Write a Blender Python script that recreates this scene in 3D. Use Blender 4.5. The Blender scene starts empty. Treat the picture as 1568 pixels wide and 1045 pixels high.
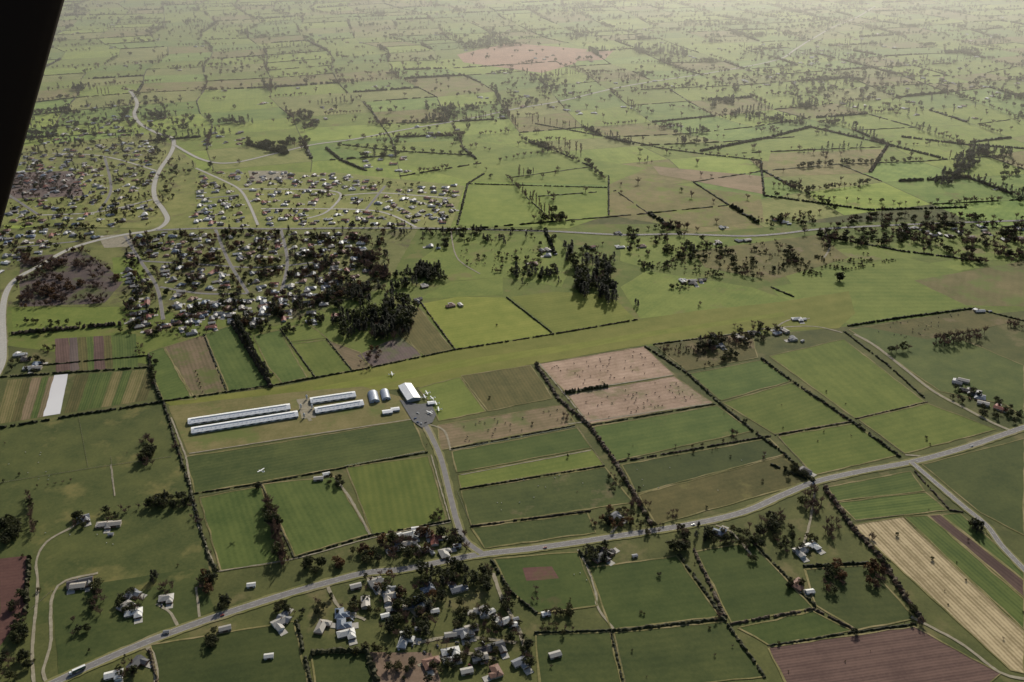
import bpy, math, random
from mathutils import Vector, Matrix, noise
R = random.Random(7)
scene = bpy.context.scene
COL = scene.collection

# ------------------------------------------------------------------ image to ground
# ground coordinates are metres; the helper back-projects image pixel coordinates
# from the camera (assumed 700 m above the plain) onto the ground plane
H = 700.0; FP = 1400.0; PITCH = math.atan(722/1400)
cp, sp = math.cos(PITCH), math.sin(PITCH)
def ray(u, v):
    x = (u-784)/FP; y = (522.5-v)/FP
    return Vector((x, cp+y*sp, -sp+y*cp))
def G(u, v, z=0.0):
    d = ray(u, v); t = (z-H)/d.z
    return Vector((d.x*t, d.y*t, z))
def PJ(x, y, z=0):
    dy = y; dz = z-H
    dep = dy*cp - dz*sp; up = dy*sp + dz*cp
    if dep < 1: return (-9999, 9999)
    return (784+FP*x/dep, 522.5-FP*up/dep)

# ------------------------------------------------------------------ materials
def nmat(name):
    m = bpy.data.materials.new(name); m.use_nodes = True
    nt = m.node_tree; b = nt.nodes['Principled BSDF']
    return m, nt, b
def N(nt, t, **kw):
    n = nt.nodes.new(t)
    for k, v in kw.items(): setattr(n, k, v)
    return n
def mth(nt, op, a, b=None, clamp=False):
    n = nt.nodes.new('ShaderNodeMath'); n.operation = op; n.use_clamp = clamp
    for i, x in enumerate((a, b)):
        if x is None: continue
        if isinstance(x, (int, float)): n.inputs[i].default_value = x
        else: nt.links.new(x, n.inputs[i])
    return n.outputs[0]
def mixc(nt, fac, a, b, typ='MIX'):
    n = nt.nodes.new('ShaderNodeMixRGB'); n.blend_type = typ
    for i, x in enumerate((fac, a, b)):
        if isinstance(x, (int, float)): n.inputs[i].default_value = x
        elif isinstance(x, tuple): n.inputs[i].default_value = (*x, 1)
        else: nt.links.new(x, n.inputs[i])
    return n.outputs[0]
def noise_n(nt, vec, scale, detail=3, rough=0.55):
    n = nt.nodes.new('ShaderNodeTexNoise'); n.inputs['Scale'].default_value = scale
    n.inputs['Detail'].default_value = detail; n.inputs['Roughness'].default_value = rough
    nt.links.new(vec, n.inputs['Vector']); return n.outputs['Fac']

def field_mat(name, A, B, ang=0.0, period=0.0, stripe=0.0, big=1.4, mid=1.7, fine=1.2, C=None, cfac=0.0, rough=0.9, seed=0):
    """A dark tone, B light tone; rows/tramlines along ang; C = bare/dry patches"""
    m, nt, b = nmat(name)
    tc = N(nt, 'ShaderNodeTexCoord'); mp = N(nt, 'ShaderNodeMapping')
    nt.links.new(tc.outputs['Object'], mp.inputs['Vector'])
    mp.inputs['Location'].default_value = (seed*37.1, seed*11.3, seed*3.0)
    P = mp.outputs[0]
    n1 = noise_n(nt, P, 0.006, 3); n2 = noise_n(nt, P, 0.032, 5, .6); n3 = noise_n(nt, P, 0.28, 3, 0.7)
    f = mth(nt, 'MULTIPLY', mth(nt, 'SUBTRACT', n1, 0.5), big)
    f = mth(nt, 'ADD', f, mth(nt, 'MULTIPLY', mth(nt, 'SUBTRACT', n2, 0.5), mid))
    f = mth(nt, 'ADD', f, mth(nt, 'MULTIPLY', mth(nt, 'SUBTRACT', n3, 0.5), fine))
    if stripe > 0:
        m2 = N(nt, 'ShaderNodeMapping'); m2.vector_type = 'TEXTURE'
        m2.inputs['Rotation'].default_value = (0, 0, ang)
        nt.links.new(tc.outputs['Object'], m2.inputs['Vector'])
        fade = mth(nt, 'ADD', mth(nt, 'MULTIPLY', n2, 1.6), 0.2)
        for per, amp in ((period, stripe*.7), (period*3.7, stripe*0.5)):
            w = N(nt, 'ShaderNodeTexWave'); w.bands_direction = 'Y'
            w.inputs['Scale'].default_value = 0.314/per
            w.inputs['Distortion'].default_value = 1.5; w.inputs['Detail'].default_value = 2
            w.inputs['Detail Scale'].default_value = 0.4
            nt.links.new(m2.outputs[0], w.inputs['Vector'])
            f = mth(nt, 'ADD', f, mth(nt, 'MULTIPLY', mth(nt, 'MULTIPLY', mth(nt, 'SUBTRACT', w.outputs['Fac'], 0.5), amp), fade))
    f = mth(nt, 'ADD', f, 0.5, True)
    c = mixc(nt, f, A, B)
    if C:
        n4 = noise_n(nt, P, 0.018, 5, 0.65)
        g = mth(nt, 'MULTIPLY', mth(nt, 'SUBTRACT', n4, 0.62-0.25*cfac), 8.0, True)
        c = mixc(nt, mth(nt, 'MULTIPLY', g, 0.75), c, C)
    nt.links.new(c, b.inputs['Base Color'])
    b.inputs['Roughness'].default_value = rough
    b.inputs['Specular IOR Level'].default_value = 0.2
    return m
def simple_mat(name, c, c2=None, rough=0.7, scale=0.5, metal=0.0, spec=0.5, rnd=0.0):
    m, nt, b = nmat(name)
    tc = N(nt, 'ShaderNodeTexCoord')
    n1 = noise_n(nt, tc.outputs['Object'], scale, 4, 0.6)
    f = mth(nt, 'MULTIPLY', mth(nt, 'SUBTRACT', n1, 0.3), 2.5, True)
    col = mixc(nt, f, c, c2 or tuple(x*0.75 for x in c))
    if rnd:
        oi = N(nt, 'ShaderNodeObjectInfo')
        k = mth(nt, 'ADD', mth(nt, 'MULTIPLY', oi.outputs['Random'], rnd), 1-rnd/2)
        h = N(nt, 'ShaderNodeHueSaturation'); nt.links.new(col, h.inputs['Color']); nt.links.new(k, h.inputs['Value'])
        col = h.outputs[0]
    nt.links.new(col, b.inputs['Base Color'])
    b.inputs['Roughness'].default_value = rough; b.inputs['Metallic'].default_value = metal
    b.inputs['Specular IOR Level'].default_value = spec
    return m
def leaf_mat(name, a, b_, trans=0.25):
    m, nt, b = nmat(name)
    oi = N(nt, 'ShaderNodeObjectInfo'); geo = N(nt, 'ShaderNodeNewGeometry')
    n1 = noise_n(nt, geo.outputs['Position'], 0.35, 2, 0.6)
    f = mth(nt, 'ADD', mth(nt, 'MULTIPLY', mth(nt, 'SUBTRACT', n1, 0.5), 2.2), mth(nt, 'MULTIPLY', oi.outputs['Random'], 0.9))
    f = mth(nt, 'ADD', f, 0.05, True)
    c = mixc(nt, f, a, b_)
    nt.links.new(c, b.inputs['Base Color']); b.inputs['Roughness'].default_value = 0.75
    b.inputs['Specular IOR Level'].default_value = 0.2
    tr = N(nt, 'ShaderNodeBsdfTranslucent'); nt.links.new(c, tr.inputs['Color'])
    mx = N(nt, 'ShaderNodeMixShader'); mx.inputs[0].default_value = trans
    nt.links.new(b.outputs[0], mx.inputs[1]); nt.links.new(tr.outputs[0], mx.inputs[2])
    nt.links.new(mx.outputs[0], nt.nodes['Material Output'].inputs['Surface'])
    return m

M = {}
M['bark'] = simple_mat('bark', (0.08, 0.055, 0.045), rough=0.9)
M['barebark'] = leaf_mat('twigs', (0.070, 0.044, 0.034), (0.17, 0.108, 0.080), 0.2)
M['ever'] = leaf_mat('evergreen_leaf', (0.020, 0.024, 0.010), (0.066, 0.068, 0.022))
M['pine'] = leaf_mat('pine_needles', (0.014, 0.017, 0.009), (0.040, 0.042, 0.018), 0.12)
M['shrub'] = leaf_mat('shrub_leaf', (0.034, 0.036, 0.014), (0.10, 0.085, 0.03))
M['rust'] = leaf_mat('rust_leaf', (0.07, 0.038, 0.018), (0.16, 0.085, 0.035))
M['hedge'] = leaf_mat('hedge_leaf', (0.018, 0.021, 0.008), (0.048, 0.046, 0.018), 0.1)
M['hedgeb'] = leaf_mat('dry_hedge_leaf', (0.040, 0.030, 0.018), (0.09, 0.066, 0.04), 0.1)
M['asph'] = simple_mat('asphalt', (0.19, 0.175, 0.165), (0.135, 0.125, 0.12), 0.85, 0.15)
M['asphd'] = simple_mat('dark_asphalt', (0.085, 0.083, 0.085), (0.06, 0.06, 0.06), 0.8, 0.15)
M['gravel'] = simple_mat('gravel', (0.32, 0.28, 0.20), (0.20, 0.17, 0.11), 0.95, 0.2)
M['conc'] = simple_mat('concrete', (0.42, 0.39, 0.34), (0.32, 0.30, 0.26), 0.85, 0.3)
M['paint'] = simple_mat('road_paint', (0.75, 0.75, 0.72), rough=0.6)
M['fence'] = simple_mat('fence_timber', (0.33, 0.28, 0.22), rough=0.85)
M['fencew'] = simple_mat('fence_white', (0.75, 0.72, 0.66), rough=0.7)
M['glass'] = simple_mat('window_glass', (0.03, 0.035, 0.04), rough=0.15)
M['door'] = simple_mat('door', (0.12, 0.07, 0.05), rough=0.5)
M['white'] = simple_mat('white_paint', (0.8, 0.8, 0.78), (0.7, 0.7, 0.68), 0.4)
M['rubber'] = simple_mat('rubber', (0.02, 0.02, 0.02), rough=0.9)
M['steel'] = simple_mat('galvanised_steel', (0.62, 0.63, 0.64), (0.5, 0.51, 0.53), 0.45, 0.2, 0.2)
M['verge'] = field_mat('verge_grass', (0.115,0.120,0.034), (0.23,0.21,0.085), C=(0.26,0.22,0.13), cfac=0.4)
M['edge'] = field_mat('rank_grass', (0.085,0.088,0.024), (0.25,0.21,0.085), C=(0.30,0.24,0.12), cfac=0.5)

# ------------------------------------------------------------------ mesh builder
class MB:
    def __init__(s): s.v = []; s.f = []; s.mi = []; s.mats = []
    def mid(s, m):
        if m not in s.mats: s.mats.append(m)
        return s.mats.index(m)
    def face(s, pts, m):
        i = len(s.v); s.v += [tuple(p) for p in pts]; s.f.append(tuple(range(i, i+len(pts)))); s.mi.append(s.mid(m))
    def box(s, x0, x1, y0, y1, z0, z1, m, T=None):
        P = [Vector(p) for p in ((x0,y0,z0),(x1,y0,z0),(x1,y1,z0),(x0,y1,z0),(x0,y0,z1),(x1,y0,z1),(x1,y1,z1),(x0,y1,z1))]
        if T: P = [T @ p for p in P]
        i = len(s.v); s.v += [tuple(p) for p in P]
        for q in ((0,3,2,1),(4,5,6,7),(0,1,5,4),(1,2,6,5),(2,3,7,6),(3,0,4,7)):
            s.f.append(tuple(i+k for k in q)); s.mi.append(s.mid(m))
    def cone(s, a, b, ra, rb, n, m):
        a = Vector(a); b = Vector(b); d = (b-a).normalized()
        x = d.orthogonal().normalized(); y = d.cross(x); i = len(s.v)
        for c, r in ((a, ra), (b, rb)):
            for k in range(n):
                t = 2*math.pi*k/n; s.v.append(tuple(c+(x*math.cos(t)+y*math.sin(t))*r))
        k_ = s.mid(m)
        for k in range(n):
            s.f.append((i+k, i+(k+1) % n, i+n+(k+1) % n, i+n+k)); s.mi.append(k_)
        s.f.append(tuple(i+n+k for k in range(n))); s.mi.append(k_)
        s.f.append(tuple(i+n-1-k for k in range(n))); s.mi.append(k_)
    def loft(s, rings, m, cap=True):
        n = len(rings[0]); i = len(s.v); k_ = s.mid(m)
        for r in rings: s.v += [tuple(p) for p in r]
        for j in range(len(rings)-1):
            for k in range(n):
                s.f.append((i+j*n+k, i+j*n+(k+1) % n, i+(j+1)*n+(k+1) % n, i+(j+1)*n+k)); s.mi.append(k_)
        if cap:
            s.f.append(tuple(i+n-1-k for k in range(n))); s.mi.append(k_)
            s.f.append(tuple(i+(len(rings)-1)*n+k for k in range(n))); s.mi.append(k_)
    def mesh(s, name, smooth=False):
        me = bpy.data.meshes.new(name); me.from_pydata(s.v, [], s.f)
        for m in s.mats: me.materials.append(M[m] if isinstance(m, str) else m)
        me.polygons.foreach_set('material_index', s.mi)
        if smooth: me.polygons.foreach_set('use_smooth', [True]*len(s.f))
        me.update(); return me
    def obj(s, name, smooth=False): return place(s.mesh(name, smooth), name)
def place(me, name, loc=(0,0,0), rz=0.0, sc=1.0):
    o = bpy.data.objects.new(name, me); o.location = loc; o.rotation_euler = (0, 0, rz)
    o.scale = (sc, sc, sc) if isinstance(sc, (int, float)) else sc
    COL.objects.link(o); return o
def strip_pts(P, w):
    L = []; Rr = []
    for k, p in enumerate(P):
        q = (P[min(k+1, len(P)-1)]-P[max(k-1, 0)]); n = Vector((-q.y, q.x, 0)).normalized()*w/2
        L.append(p+n); Rr.append(p-n)
    return L, Rr
def strip(b, P, w, z, m, jit=0):
    L, Q = strip_pts(P, w)
    if jit:
        L = [p+Vector((R.uniform(-jit,jit), R.uniform(-jit,jit), 0)) for p in L]; Q = [p+Vector((R.uniform(-jit,jit), R.uniform(-jit,jit), 0)) for p in Q]
    for k in range(len(P)-1):
        b.face([(L[k].x,L[k].y,z),(Q[k].x,Q[k].y,z),(Q[k+1].x,Q[k+1].y,z),(L[k+1].x,L[k+1].y,z)], m)
def resample(P, step):
    out = []
    for a, c in zip(P[:-1], P[1:]):
        n = max(1, int((c-a).length/step))
        for k in range(n): out.append(a.lerp(c, k/n))
    out.append(P[-1]); return out
def warm(c, t=1.0):
    r, g, b_ = c[0]*1.2*t, c[1]*0.96*t, c[2]*1.2*t
    l = (r+g+b_)/3; k = 0.07                      # slightly greyed winter grass
    return (r+(l-r)*k, g+(l-g)*k, b_+(l-b_)*k)

# ------------------------------------------------------------------ ground sheet
b = MB()
b.face([(-40000,-9000,0),(40000,-9000,0),(40000,60000,0),(-40000,60000,0)],
       field_mat('pasture_base', (0.052, 0.062, 0.016), (0.115, 0.116, 0.034), C=(0.17, 0.14, 0.06), cfac=0.3))
b.obj('ground')

PAL = {
 'pasture': ((0.036,0.062,0.010),(0.082,0.110,0.020)),
 'green':   ((0.038,0.078,0.009),(0.078,0.125,0.018)),
 'bright':  ((0.070,0.122,0.011),(0.124,0.178,0.022)),
 'lime':    ((0.115,0.170,0.011),(0.180,0.230,0.024)),
 'runway':  ((0.100,0.138,0.011),(0.155,0.185,0.024)),
 'dark':    ((0.025,0.047,0.007),(0.056,0.082,0.014)),
 'olive':   ((0.050,0.062,0.011),(0.102,0.104,0.024)),
 'khaki':   ((0.092,0.108,0.022),(0.170,0.168,0.050)),
 'tan':     ((0.190,0.155,0.078),(0.335,0.285,0.160)),
 'tangr':   ((0.110,0.108,0.038),(0.200,0.172,0.078)),
 'brown':   ((0.062,0.043,0.028),(0.108,0.078,0.048)),
 'redbrown':((0.075,0.040,0.026),(0.118,0.068,0.042)),
 'straw':   ((0.190,0.180,0.070),(0.380,0.370,0.165)),
 'white':   ((0.50,0.60,0.48),(0.60,0.73,0.58)),
 'lawn':    ((0.080,0.118,0.018),(0.155,0.185,0.042)),
 'mauve':   ((0.062,0.055,0.040),(0.104,0.092,0.062)),
 'farred':  ((0.180,0.120,0.062),(0.255,0.185,0.095)),
}
fcount = [0]
def poly_pts(uv, jit=0.8, step=14.0):
    P = [G(u, v) for u, v in uv]
    out = []
    for i, a in enumerate(P):
        b_ = P[(i+1) % len(P)]; L = (b_-a).length; n = max(1, int(L/step))
        for k in range(n):
            p = a.lerp(b_, k/n)
            if k: p = p+Vector((R.uniform(-jit, jit), R.uniform(-jit, jit), 0))
            out.append(p)
    return out
def field(uv, pal, stripe=0.0, period=9.0, z=0.10, edge=0, C=None, cfac=0.0, name='field', tint=1.0, rim=None, **kw):
    A, B_ = PAL[pal]; fcount[0] += 1; z = z+fcount[0]*0.0016
    vm = sum(v for _, v in uv)/len(uv)
    tint *= 1.04 + 0.40*min(1, max(0, (760-vm)/450))  # farther fields painted lighter, standing in for sheen of backlit grass
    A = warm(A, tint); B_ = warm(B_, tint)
    a = G(*uv[edge]); c = G(*uv[(edge+1) % len(uv)])
    ang = math.atan2(c.y-a.y, c.x-a.x)
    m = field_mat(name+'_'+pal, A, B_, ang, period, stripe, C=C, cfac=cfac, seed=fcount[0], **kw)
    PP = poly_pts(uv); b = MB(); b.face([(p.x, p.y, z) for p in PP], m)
    if rim is None: rim = 1.9 if (vm > 500 and name == 'field') else 0
    if rim: strip(b, PP+[PP[0]], rim, z+0.25, 'edge', 0.5)
    return b.obj(name)

TAN = (0.21, 0.15, 0.085); DRY = (0.18, 0.155, 0.05)
# --- general pasture of the middle ground
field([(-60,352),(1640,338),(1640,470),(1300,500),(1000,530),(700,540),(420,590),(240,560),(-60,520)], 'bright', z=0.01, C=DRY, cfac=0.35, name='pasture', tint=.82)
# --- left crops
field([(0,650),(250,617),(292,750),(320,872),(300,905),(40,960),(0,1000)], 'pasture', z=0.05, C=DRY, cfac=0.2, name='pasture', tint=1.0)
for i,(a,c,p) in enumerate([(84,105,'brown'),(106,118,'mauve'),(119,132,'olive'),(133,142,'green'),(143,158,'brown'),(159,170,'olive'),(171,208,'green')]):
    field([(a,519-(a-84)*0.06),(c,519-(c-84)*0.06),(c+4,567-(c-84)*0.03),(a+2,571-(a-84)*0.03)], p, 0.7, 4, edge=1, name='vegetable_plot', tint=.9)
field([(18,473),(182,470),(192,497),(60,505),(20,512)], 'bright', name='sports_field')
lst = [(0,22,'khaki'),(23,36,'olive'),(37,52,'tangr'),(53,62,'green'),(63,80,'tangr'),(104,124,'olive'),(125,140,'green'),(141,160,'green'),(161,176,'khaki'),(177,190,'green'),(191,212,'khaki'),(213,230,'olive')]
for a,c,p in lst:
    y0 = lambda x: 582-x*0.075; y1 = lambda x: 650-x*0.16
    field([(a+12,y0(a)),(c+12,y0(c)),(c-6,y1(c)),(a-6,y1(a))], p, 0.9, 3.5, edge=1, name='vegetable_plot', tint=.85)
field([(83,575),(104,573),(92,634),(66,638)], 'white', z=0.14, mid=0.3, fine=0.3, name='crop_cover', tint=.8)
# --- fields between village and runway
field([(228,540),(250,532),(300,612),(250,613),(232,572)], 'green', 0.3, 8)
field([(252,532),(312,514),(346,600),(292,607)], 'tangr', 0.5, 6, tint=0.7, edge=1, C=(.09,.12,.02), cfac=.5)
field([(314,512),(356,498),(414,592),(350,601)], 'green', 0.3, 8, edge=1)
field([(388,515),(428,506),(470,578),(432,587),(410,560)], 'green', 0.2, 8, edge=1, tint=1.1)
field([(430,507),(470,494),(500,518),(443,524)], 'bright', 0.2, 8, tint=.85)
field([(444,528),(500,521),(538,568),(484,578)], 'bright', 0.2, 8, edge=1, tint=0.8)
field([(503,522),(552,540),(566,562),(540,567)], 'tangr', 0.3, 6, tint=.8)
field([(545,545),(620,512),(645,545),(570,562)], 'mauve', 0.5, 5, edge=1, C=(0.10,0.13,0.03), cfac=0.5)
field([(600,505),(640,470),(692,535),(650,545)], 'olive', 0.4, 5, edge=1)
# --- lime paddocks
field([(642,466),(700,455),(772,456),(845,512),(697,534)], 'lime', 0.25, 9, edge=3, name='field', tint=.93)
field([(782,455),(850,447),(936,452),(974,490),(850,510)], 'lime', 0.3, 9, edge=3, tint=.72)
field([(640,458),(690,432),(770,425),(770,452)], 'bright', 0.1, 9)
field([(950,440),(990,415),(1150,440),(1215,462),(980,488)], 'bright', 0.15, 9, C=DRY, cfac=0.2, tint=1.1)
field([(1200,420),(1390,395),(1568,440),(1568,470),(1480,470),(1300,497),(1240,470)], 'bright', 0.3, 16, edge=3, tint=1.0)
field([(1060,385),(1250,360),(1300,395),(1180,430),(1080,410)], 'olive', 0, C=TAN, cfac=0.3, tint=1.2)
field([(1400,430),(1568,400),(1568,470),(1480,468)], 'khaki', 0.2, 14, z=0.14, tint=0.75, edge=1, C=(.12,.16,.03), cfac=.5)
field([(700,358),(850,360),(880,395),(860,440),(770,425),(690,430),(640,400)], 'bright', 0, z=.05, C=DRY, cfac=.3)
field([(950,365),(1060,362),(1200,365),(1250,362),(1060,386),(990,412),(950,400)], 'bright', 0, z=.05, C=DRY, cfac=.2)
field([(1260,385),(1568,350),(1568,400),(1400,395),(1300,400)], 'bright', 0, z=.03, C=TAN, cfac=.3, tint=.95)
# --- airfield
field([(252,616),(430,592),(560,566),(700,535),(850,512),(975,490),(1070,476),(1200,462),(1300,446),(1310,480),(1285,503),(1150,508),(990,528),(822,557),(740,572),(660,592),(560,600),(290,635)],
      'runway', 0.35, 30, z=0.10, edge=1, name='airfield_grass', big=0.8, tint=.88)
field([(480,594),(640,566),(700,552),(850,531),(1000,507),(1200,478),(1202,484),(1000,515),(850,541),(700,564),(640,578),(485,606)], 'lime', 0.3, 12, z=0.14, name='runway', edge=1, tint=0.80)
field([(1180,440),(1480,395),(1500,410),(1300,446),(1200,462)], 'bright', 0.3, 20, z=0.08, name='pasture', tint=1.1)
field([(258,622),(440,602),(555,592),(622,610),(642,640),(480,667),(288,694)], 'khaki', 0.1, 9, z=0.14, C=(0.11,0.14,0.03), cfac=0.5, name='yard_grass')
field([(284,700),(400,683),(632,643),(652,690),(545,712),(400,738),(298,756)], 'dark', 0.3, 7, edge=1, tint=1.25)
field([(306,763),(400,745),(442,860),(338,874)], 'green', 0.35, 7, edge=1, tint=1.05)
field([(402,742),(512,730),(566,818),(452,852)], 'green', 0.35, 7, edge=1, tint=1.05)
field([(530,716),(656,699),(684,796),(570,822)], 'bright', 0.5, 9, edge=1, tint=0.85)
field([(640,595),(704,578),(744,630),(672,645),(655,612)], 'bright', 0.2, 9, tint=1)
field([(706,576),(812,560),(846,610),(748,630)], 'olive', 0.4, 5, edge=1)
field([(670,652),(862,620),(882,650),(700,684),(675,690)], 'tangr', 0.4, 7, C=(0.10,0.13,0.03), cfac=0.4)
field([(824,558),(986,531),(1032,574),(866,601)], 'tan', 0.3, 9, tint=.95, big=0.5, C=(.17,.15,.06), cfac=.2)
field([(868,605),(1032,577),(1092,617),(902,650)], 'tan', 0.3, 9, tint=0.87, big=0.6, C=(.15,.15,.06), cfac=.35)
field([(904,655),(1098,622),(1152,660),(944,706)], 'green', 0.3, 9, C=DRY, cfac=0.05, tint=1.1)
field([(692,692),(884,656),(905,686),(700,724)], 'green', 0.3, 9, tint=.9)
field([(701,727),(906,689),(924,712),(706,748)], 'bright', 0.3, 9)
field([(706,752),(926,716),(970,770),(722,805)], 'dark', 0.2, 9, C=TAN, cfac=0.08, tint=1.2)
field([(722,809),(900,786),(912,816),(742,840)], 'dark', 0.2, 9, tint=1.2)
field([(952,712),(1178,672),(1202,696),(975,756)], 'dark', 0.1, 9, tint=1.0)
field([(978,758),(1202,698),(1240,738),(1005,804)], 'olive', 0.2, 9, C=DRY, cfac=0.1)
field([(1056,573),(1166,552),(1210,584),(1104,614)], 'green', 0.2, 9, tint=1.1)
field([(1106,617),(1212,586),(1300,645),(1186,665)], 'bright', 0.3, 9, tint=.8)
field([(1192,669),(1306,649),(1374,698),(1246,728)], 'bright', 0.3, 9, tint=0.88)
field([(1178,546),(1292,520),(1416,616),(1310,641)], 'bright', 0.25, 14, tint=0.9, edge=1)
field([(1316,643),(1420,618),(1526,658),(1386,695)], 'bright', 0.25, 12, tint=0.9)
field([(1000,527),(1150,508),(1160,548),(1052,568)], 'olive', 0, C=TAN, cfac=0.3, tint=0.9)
field([(1300,505),(1400,490),(1568,560),(1568,640),(1540,620),(1440,600),(1360,545)], 'dark', 0.1, 9, tint=1.45)
field([(1320,500),(1490,474),(1560,492),(1420,520)], 'olive', 0.1, 9, C=TAN, cfac=0.3)
field([(1412,712),(1568,672),(1568,820),(1500,785)], 'dark', 0.1, 9, tint=1.15)
# --- right crops
field([(1268,746),(1394,722),(1415,752),(1280,768)], 'green', 0.7, 5)
field([(1282,770),(1417,754),(1450,782),(1310,797)], 'green', 0.9, 5, tint=1.2)
field([(1305,805),(1382,792),(1568,968),(1568,1032),(1548,1026)], 'straw', 1.1, 4.5, edge=1)
field([(1384,791),(1420,790),(1568,918),(1568,964)], 'green', 0.9, 5, edge=1)
field([(1422,790),(1440,789),(1568,890),(1568,915)], 'brown', 0.9, 5, edge=1, tint=0.8)
field([(1442,789),(1470,786),(1568,872),(1568,888)], 'green', 0.9, 5, edge=1)
field([(1176,992),(1400,960),(1532,1032),(1500,1060),(1210,1060)], 'brown', 0.9, 3.5, tint=1.1)
# --- bottom paddocks
field([(756,856),(885,846),(915,928),(822,940),(780,905)], 'green', 0.1, 9, tint=0.8, C=(0.12,0.08,0.04), cfac=0.05)
field([(800,870),(845,868),(856,886),(806,890)], 'redbrown', 0.3, 5, z=0.14, name='bare_earth', C=(.08,.09,.02), cfac=.6)
field([(902,870),(1036,852),(1102,944),(936,965)], 'green', 0.2, 9, tint=0.75)
field([(1066,845),(1150,830),(1245,932),(1120,954)], 'green', 0.2, 9, tint=0.7)
field([(820,972),(934,968),(954,1060),(828,1060)], 'dark', 0.2, 9, tint=1.1)
field([(940,970),(1112,952),(1172,1036),(960,1060)], 'dark', 0.2, 9, tint=1.1)
field([(1130,962),(1244,936),(1305,966),(1180,990)], 'green', 0.2, 9, tint=0.8)
field([(1232,872),(1330,866),(1402,948),(1312,965),(1250,928)], 'dark', 0.2, 9, tint=1.0)
field([(0,856),(46,851),(42,930),(0,990)], 'redbrown', 0.3, 5, tint=0.85, name='ploughed_field')
field([(230,988),(450,952),(474,1060),(244,1060)], 'dark', 0.2, 9, tint=0.95)
field([(476,1003),(560,999),(574,1060),(484,1060)], 'dark', 0.2, 9)
field([(565,999),(660,1000),(680,1060),(574,1060)], 'tan', 0.1, 9, tint=0.6, name='bare_earth')
field([(80,905),(300,870),(330,935),(90,1035)], 'dark', 0.1, 9, z=0.07, tint=1.15, name='pasture', C=DRY, cfac=.1)
# --- village ground
field([(30,225),(240,205),(300,250),(300,352),(0,345)], 'lawn', 0, z=0.06, name='lawn', mid=2.0, tint=1.0, C=(.12,.09,.05), cfac=.3)
field([(300,262),(520,265),(712,285),(690,348),(300,352)], 'lawn', 0, z=0.07, name='lawn', mid=2.0, tint=1.1)
field([(0,350),(300,352),(640,352),(590,440),(420,500),(200,470),(0,470)], 'lawn', 0, z=0.065, name='lawn', mid=2.0, tint=0.82, C=(0.08,0.06,0.035), cfac=0.4)
field([(172,395),(218,392),(222,430),(175,432)], 'bright', name='lawn')
field([(30,395),(130,385),(190,430),(160,465),(30,470)], 'mauve', 0, z=0.09, tint=0.75, name='woodland_floor', C=(.08,.10,.02), cfac=.5)
field([(15,265),(110,262),(130,300),(10,305)], 'mauve', 0, z=0.09, name='woodland_floor')
# --- middle distance
field([(716,282),(930,288),(930,330),(870,350),(700,346)], 'bright', 0.1, 20, tint=1.15)
field([(932,270),(1165,300),(1170,340),(1050,350),(932,330)], 'khaki', 0.1, 20, tint=0.9, C=(.16,.21,.03), cfac=.5)
field([(1000,255),(1165,270),(1170,298),(1010,268)], 'tangr', 0.1, 20, z=0.14)
field([(510,222),(720,215),(990,258),(930,284),(720,278)], 'bright', 0.1, 20, tint=1.1)
field([(1070,228),(1240,196),(1360,225),(1320,262),(1150,245)], 'bright', 0.2, 20, tint=1.2)
field([(1180,235),(1360,228),(1330,265),(1170,272)], 'khaki', 0.1, 20, z=0.14, C=(.16,.21,.03), cfac=.3)
field([(700,84),(780,66),(900,76),(880,98),(830,112),(710,96)], 'farred', 0.1, 20, z=0.14, name='ploughed_field', tint=1.1)
field([(880,80),(940,78),(925,92),(885,94)], 'farred', 0.1, 20, z=0.14, name='ploughed_field')

# ------------------------------------------------------------------ distant paddock pattern
PM = [field_mat('paddock_%d' % i, warm(PAL[p][0], t*1.38), warm(PAL[p][1], t*1.38), i*0.9, 14, 0.2, C=c, cfac=cf, seed=50+i) for i, (p, t, c, cf) in enumerate(  # far brightening of backlit grass is put into these paddock colours
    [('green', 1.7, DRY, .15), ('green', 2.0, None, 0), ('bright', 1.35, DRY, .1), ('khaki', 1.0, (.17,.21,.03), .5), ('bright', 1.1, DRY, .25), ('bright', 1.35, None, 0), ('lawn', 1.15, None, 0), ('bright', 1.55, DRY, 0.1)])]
rw = (G(1230, 484)-G(480, 598)); th0 = math.atan2(rw.y, rw.x)
e1 = Vector((math.cos(th0), math.sin(th0), 0)); e2 = Vector((-e1.y, e1.x, 0))
def warp(i, j, su, sv, off):
    n = noise.noise_vector(Vector((i*0.31+off, j*0.37, 1.7)))
    p = e1*(i*su) + e2*(j*sv)
    return p + Vector((n.x, n.y, 0))*120
far_b = MB(); FT = []
far_edges = []
SU, SV = 220, 165
for i in range(-45, 60):
    for j in range(-5, 66):
        p00, p10, p11, p01 = warp(i,j,SU,SV,0), warp(i+1,j,SU,SV,0), warp(i+1,j+1,SU,SV,0), warp(i,j+1,SU,SV,0)
        c = (p00+p11)/2; u, v = PJ(c.x, c.y)
        if c.y < 1500 or v > 338 or v < -90 or u < -250 or u > 1820: continue
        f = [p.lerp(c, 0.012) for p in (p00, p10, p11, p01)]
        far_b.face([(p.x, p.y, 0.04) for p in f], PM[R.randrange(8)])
        for a, d in ((p00, p10), (p00, p01)): far_edges.append((a, d))
far_b.obj('distant_pasture')

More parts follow.
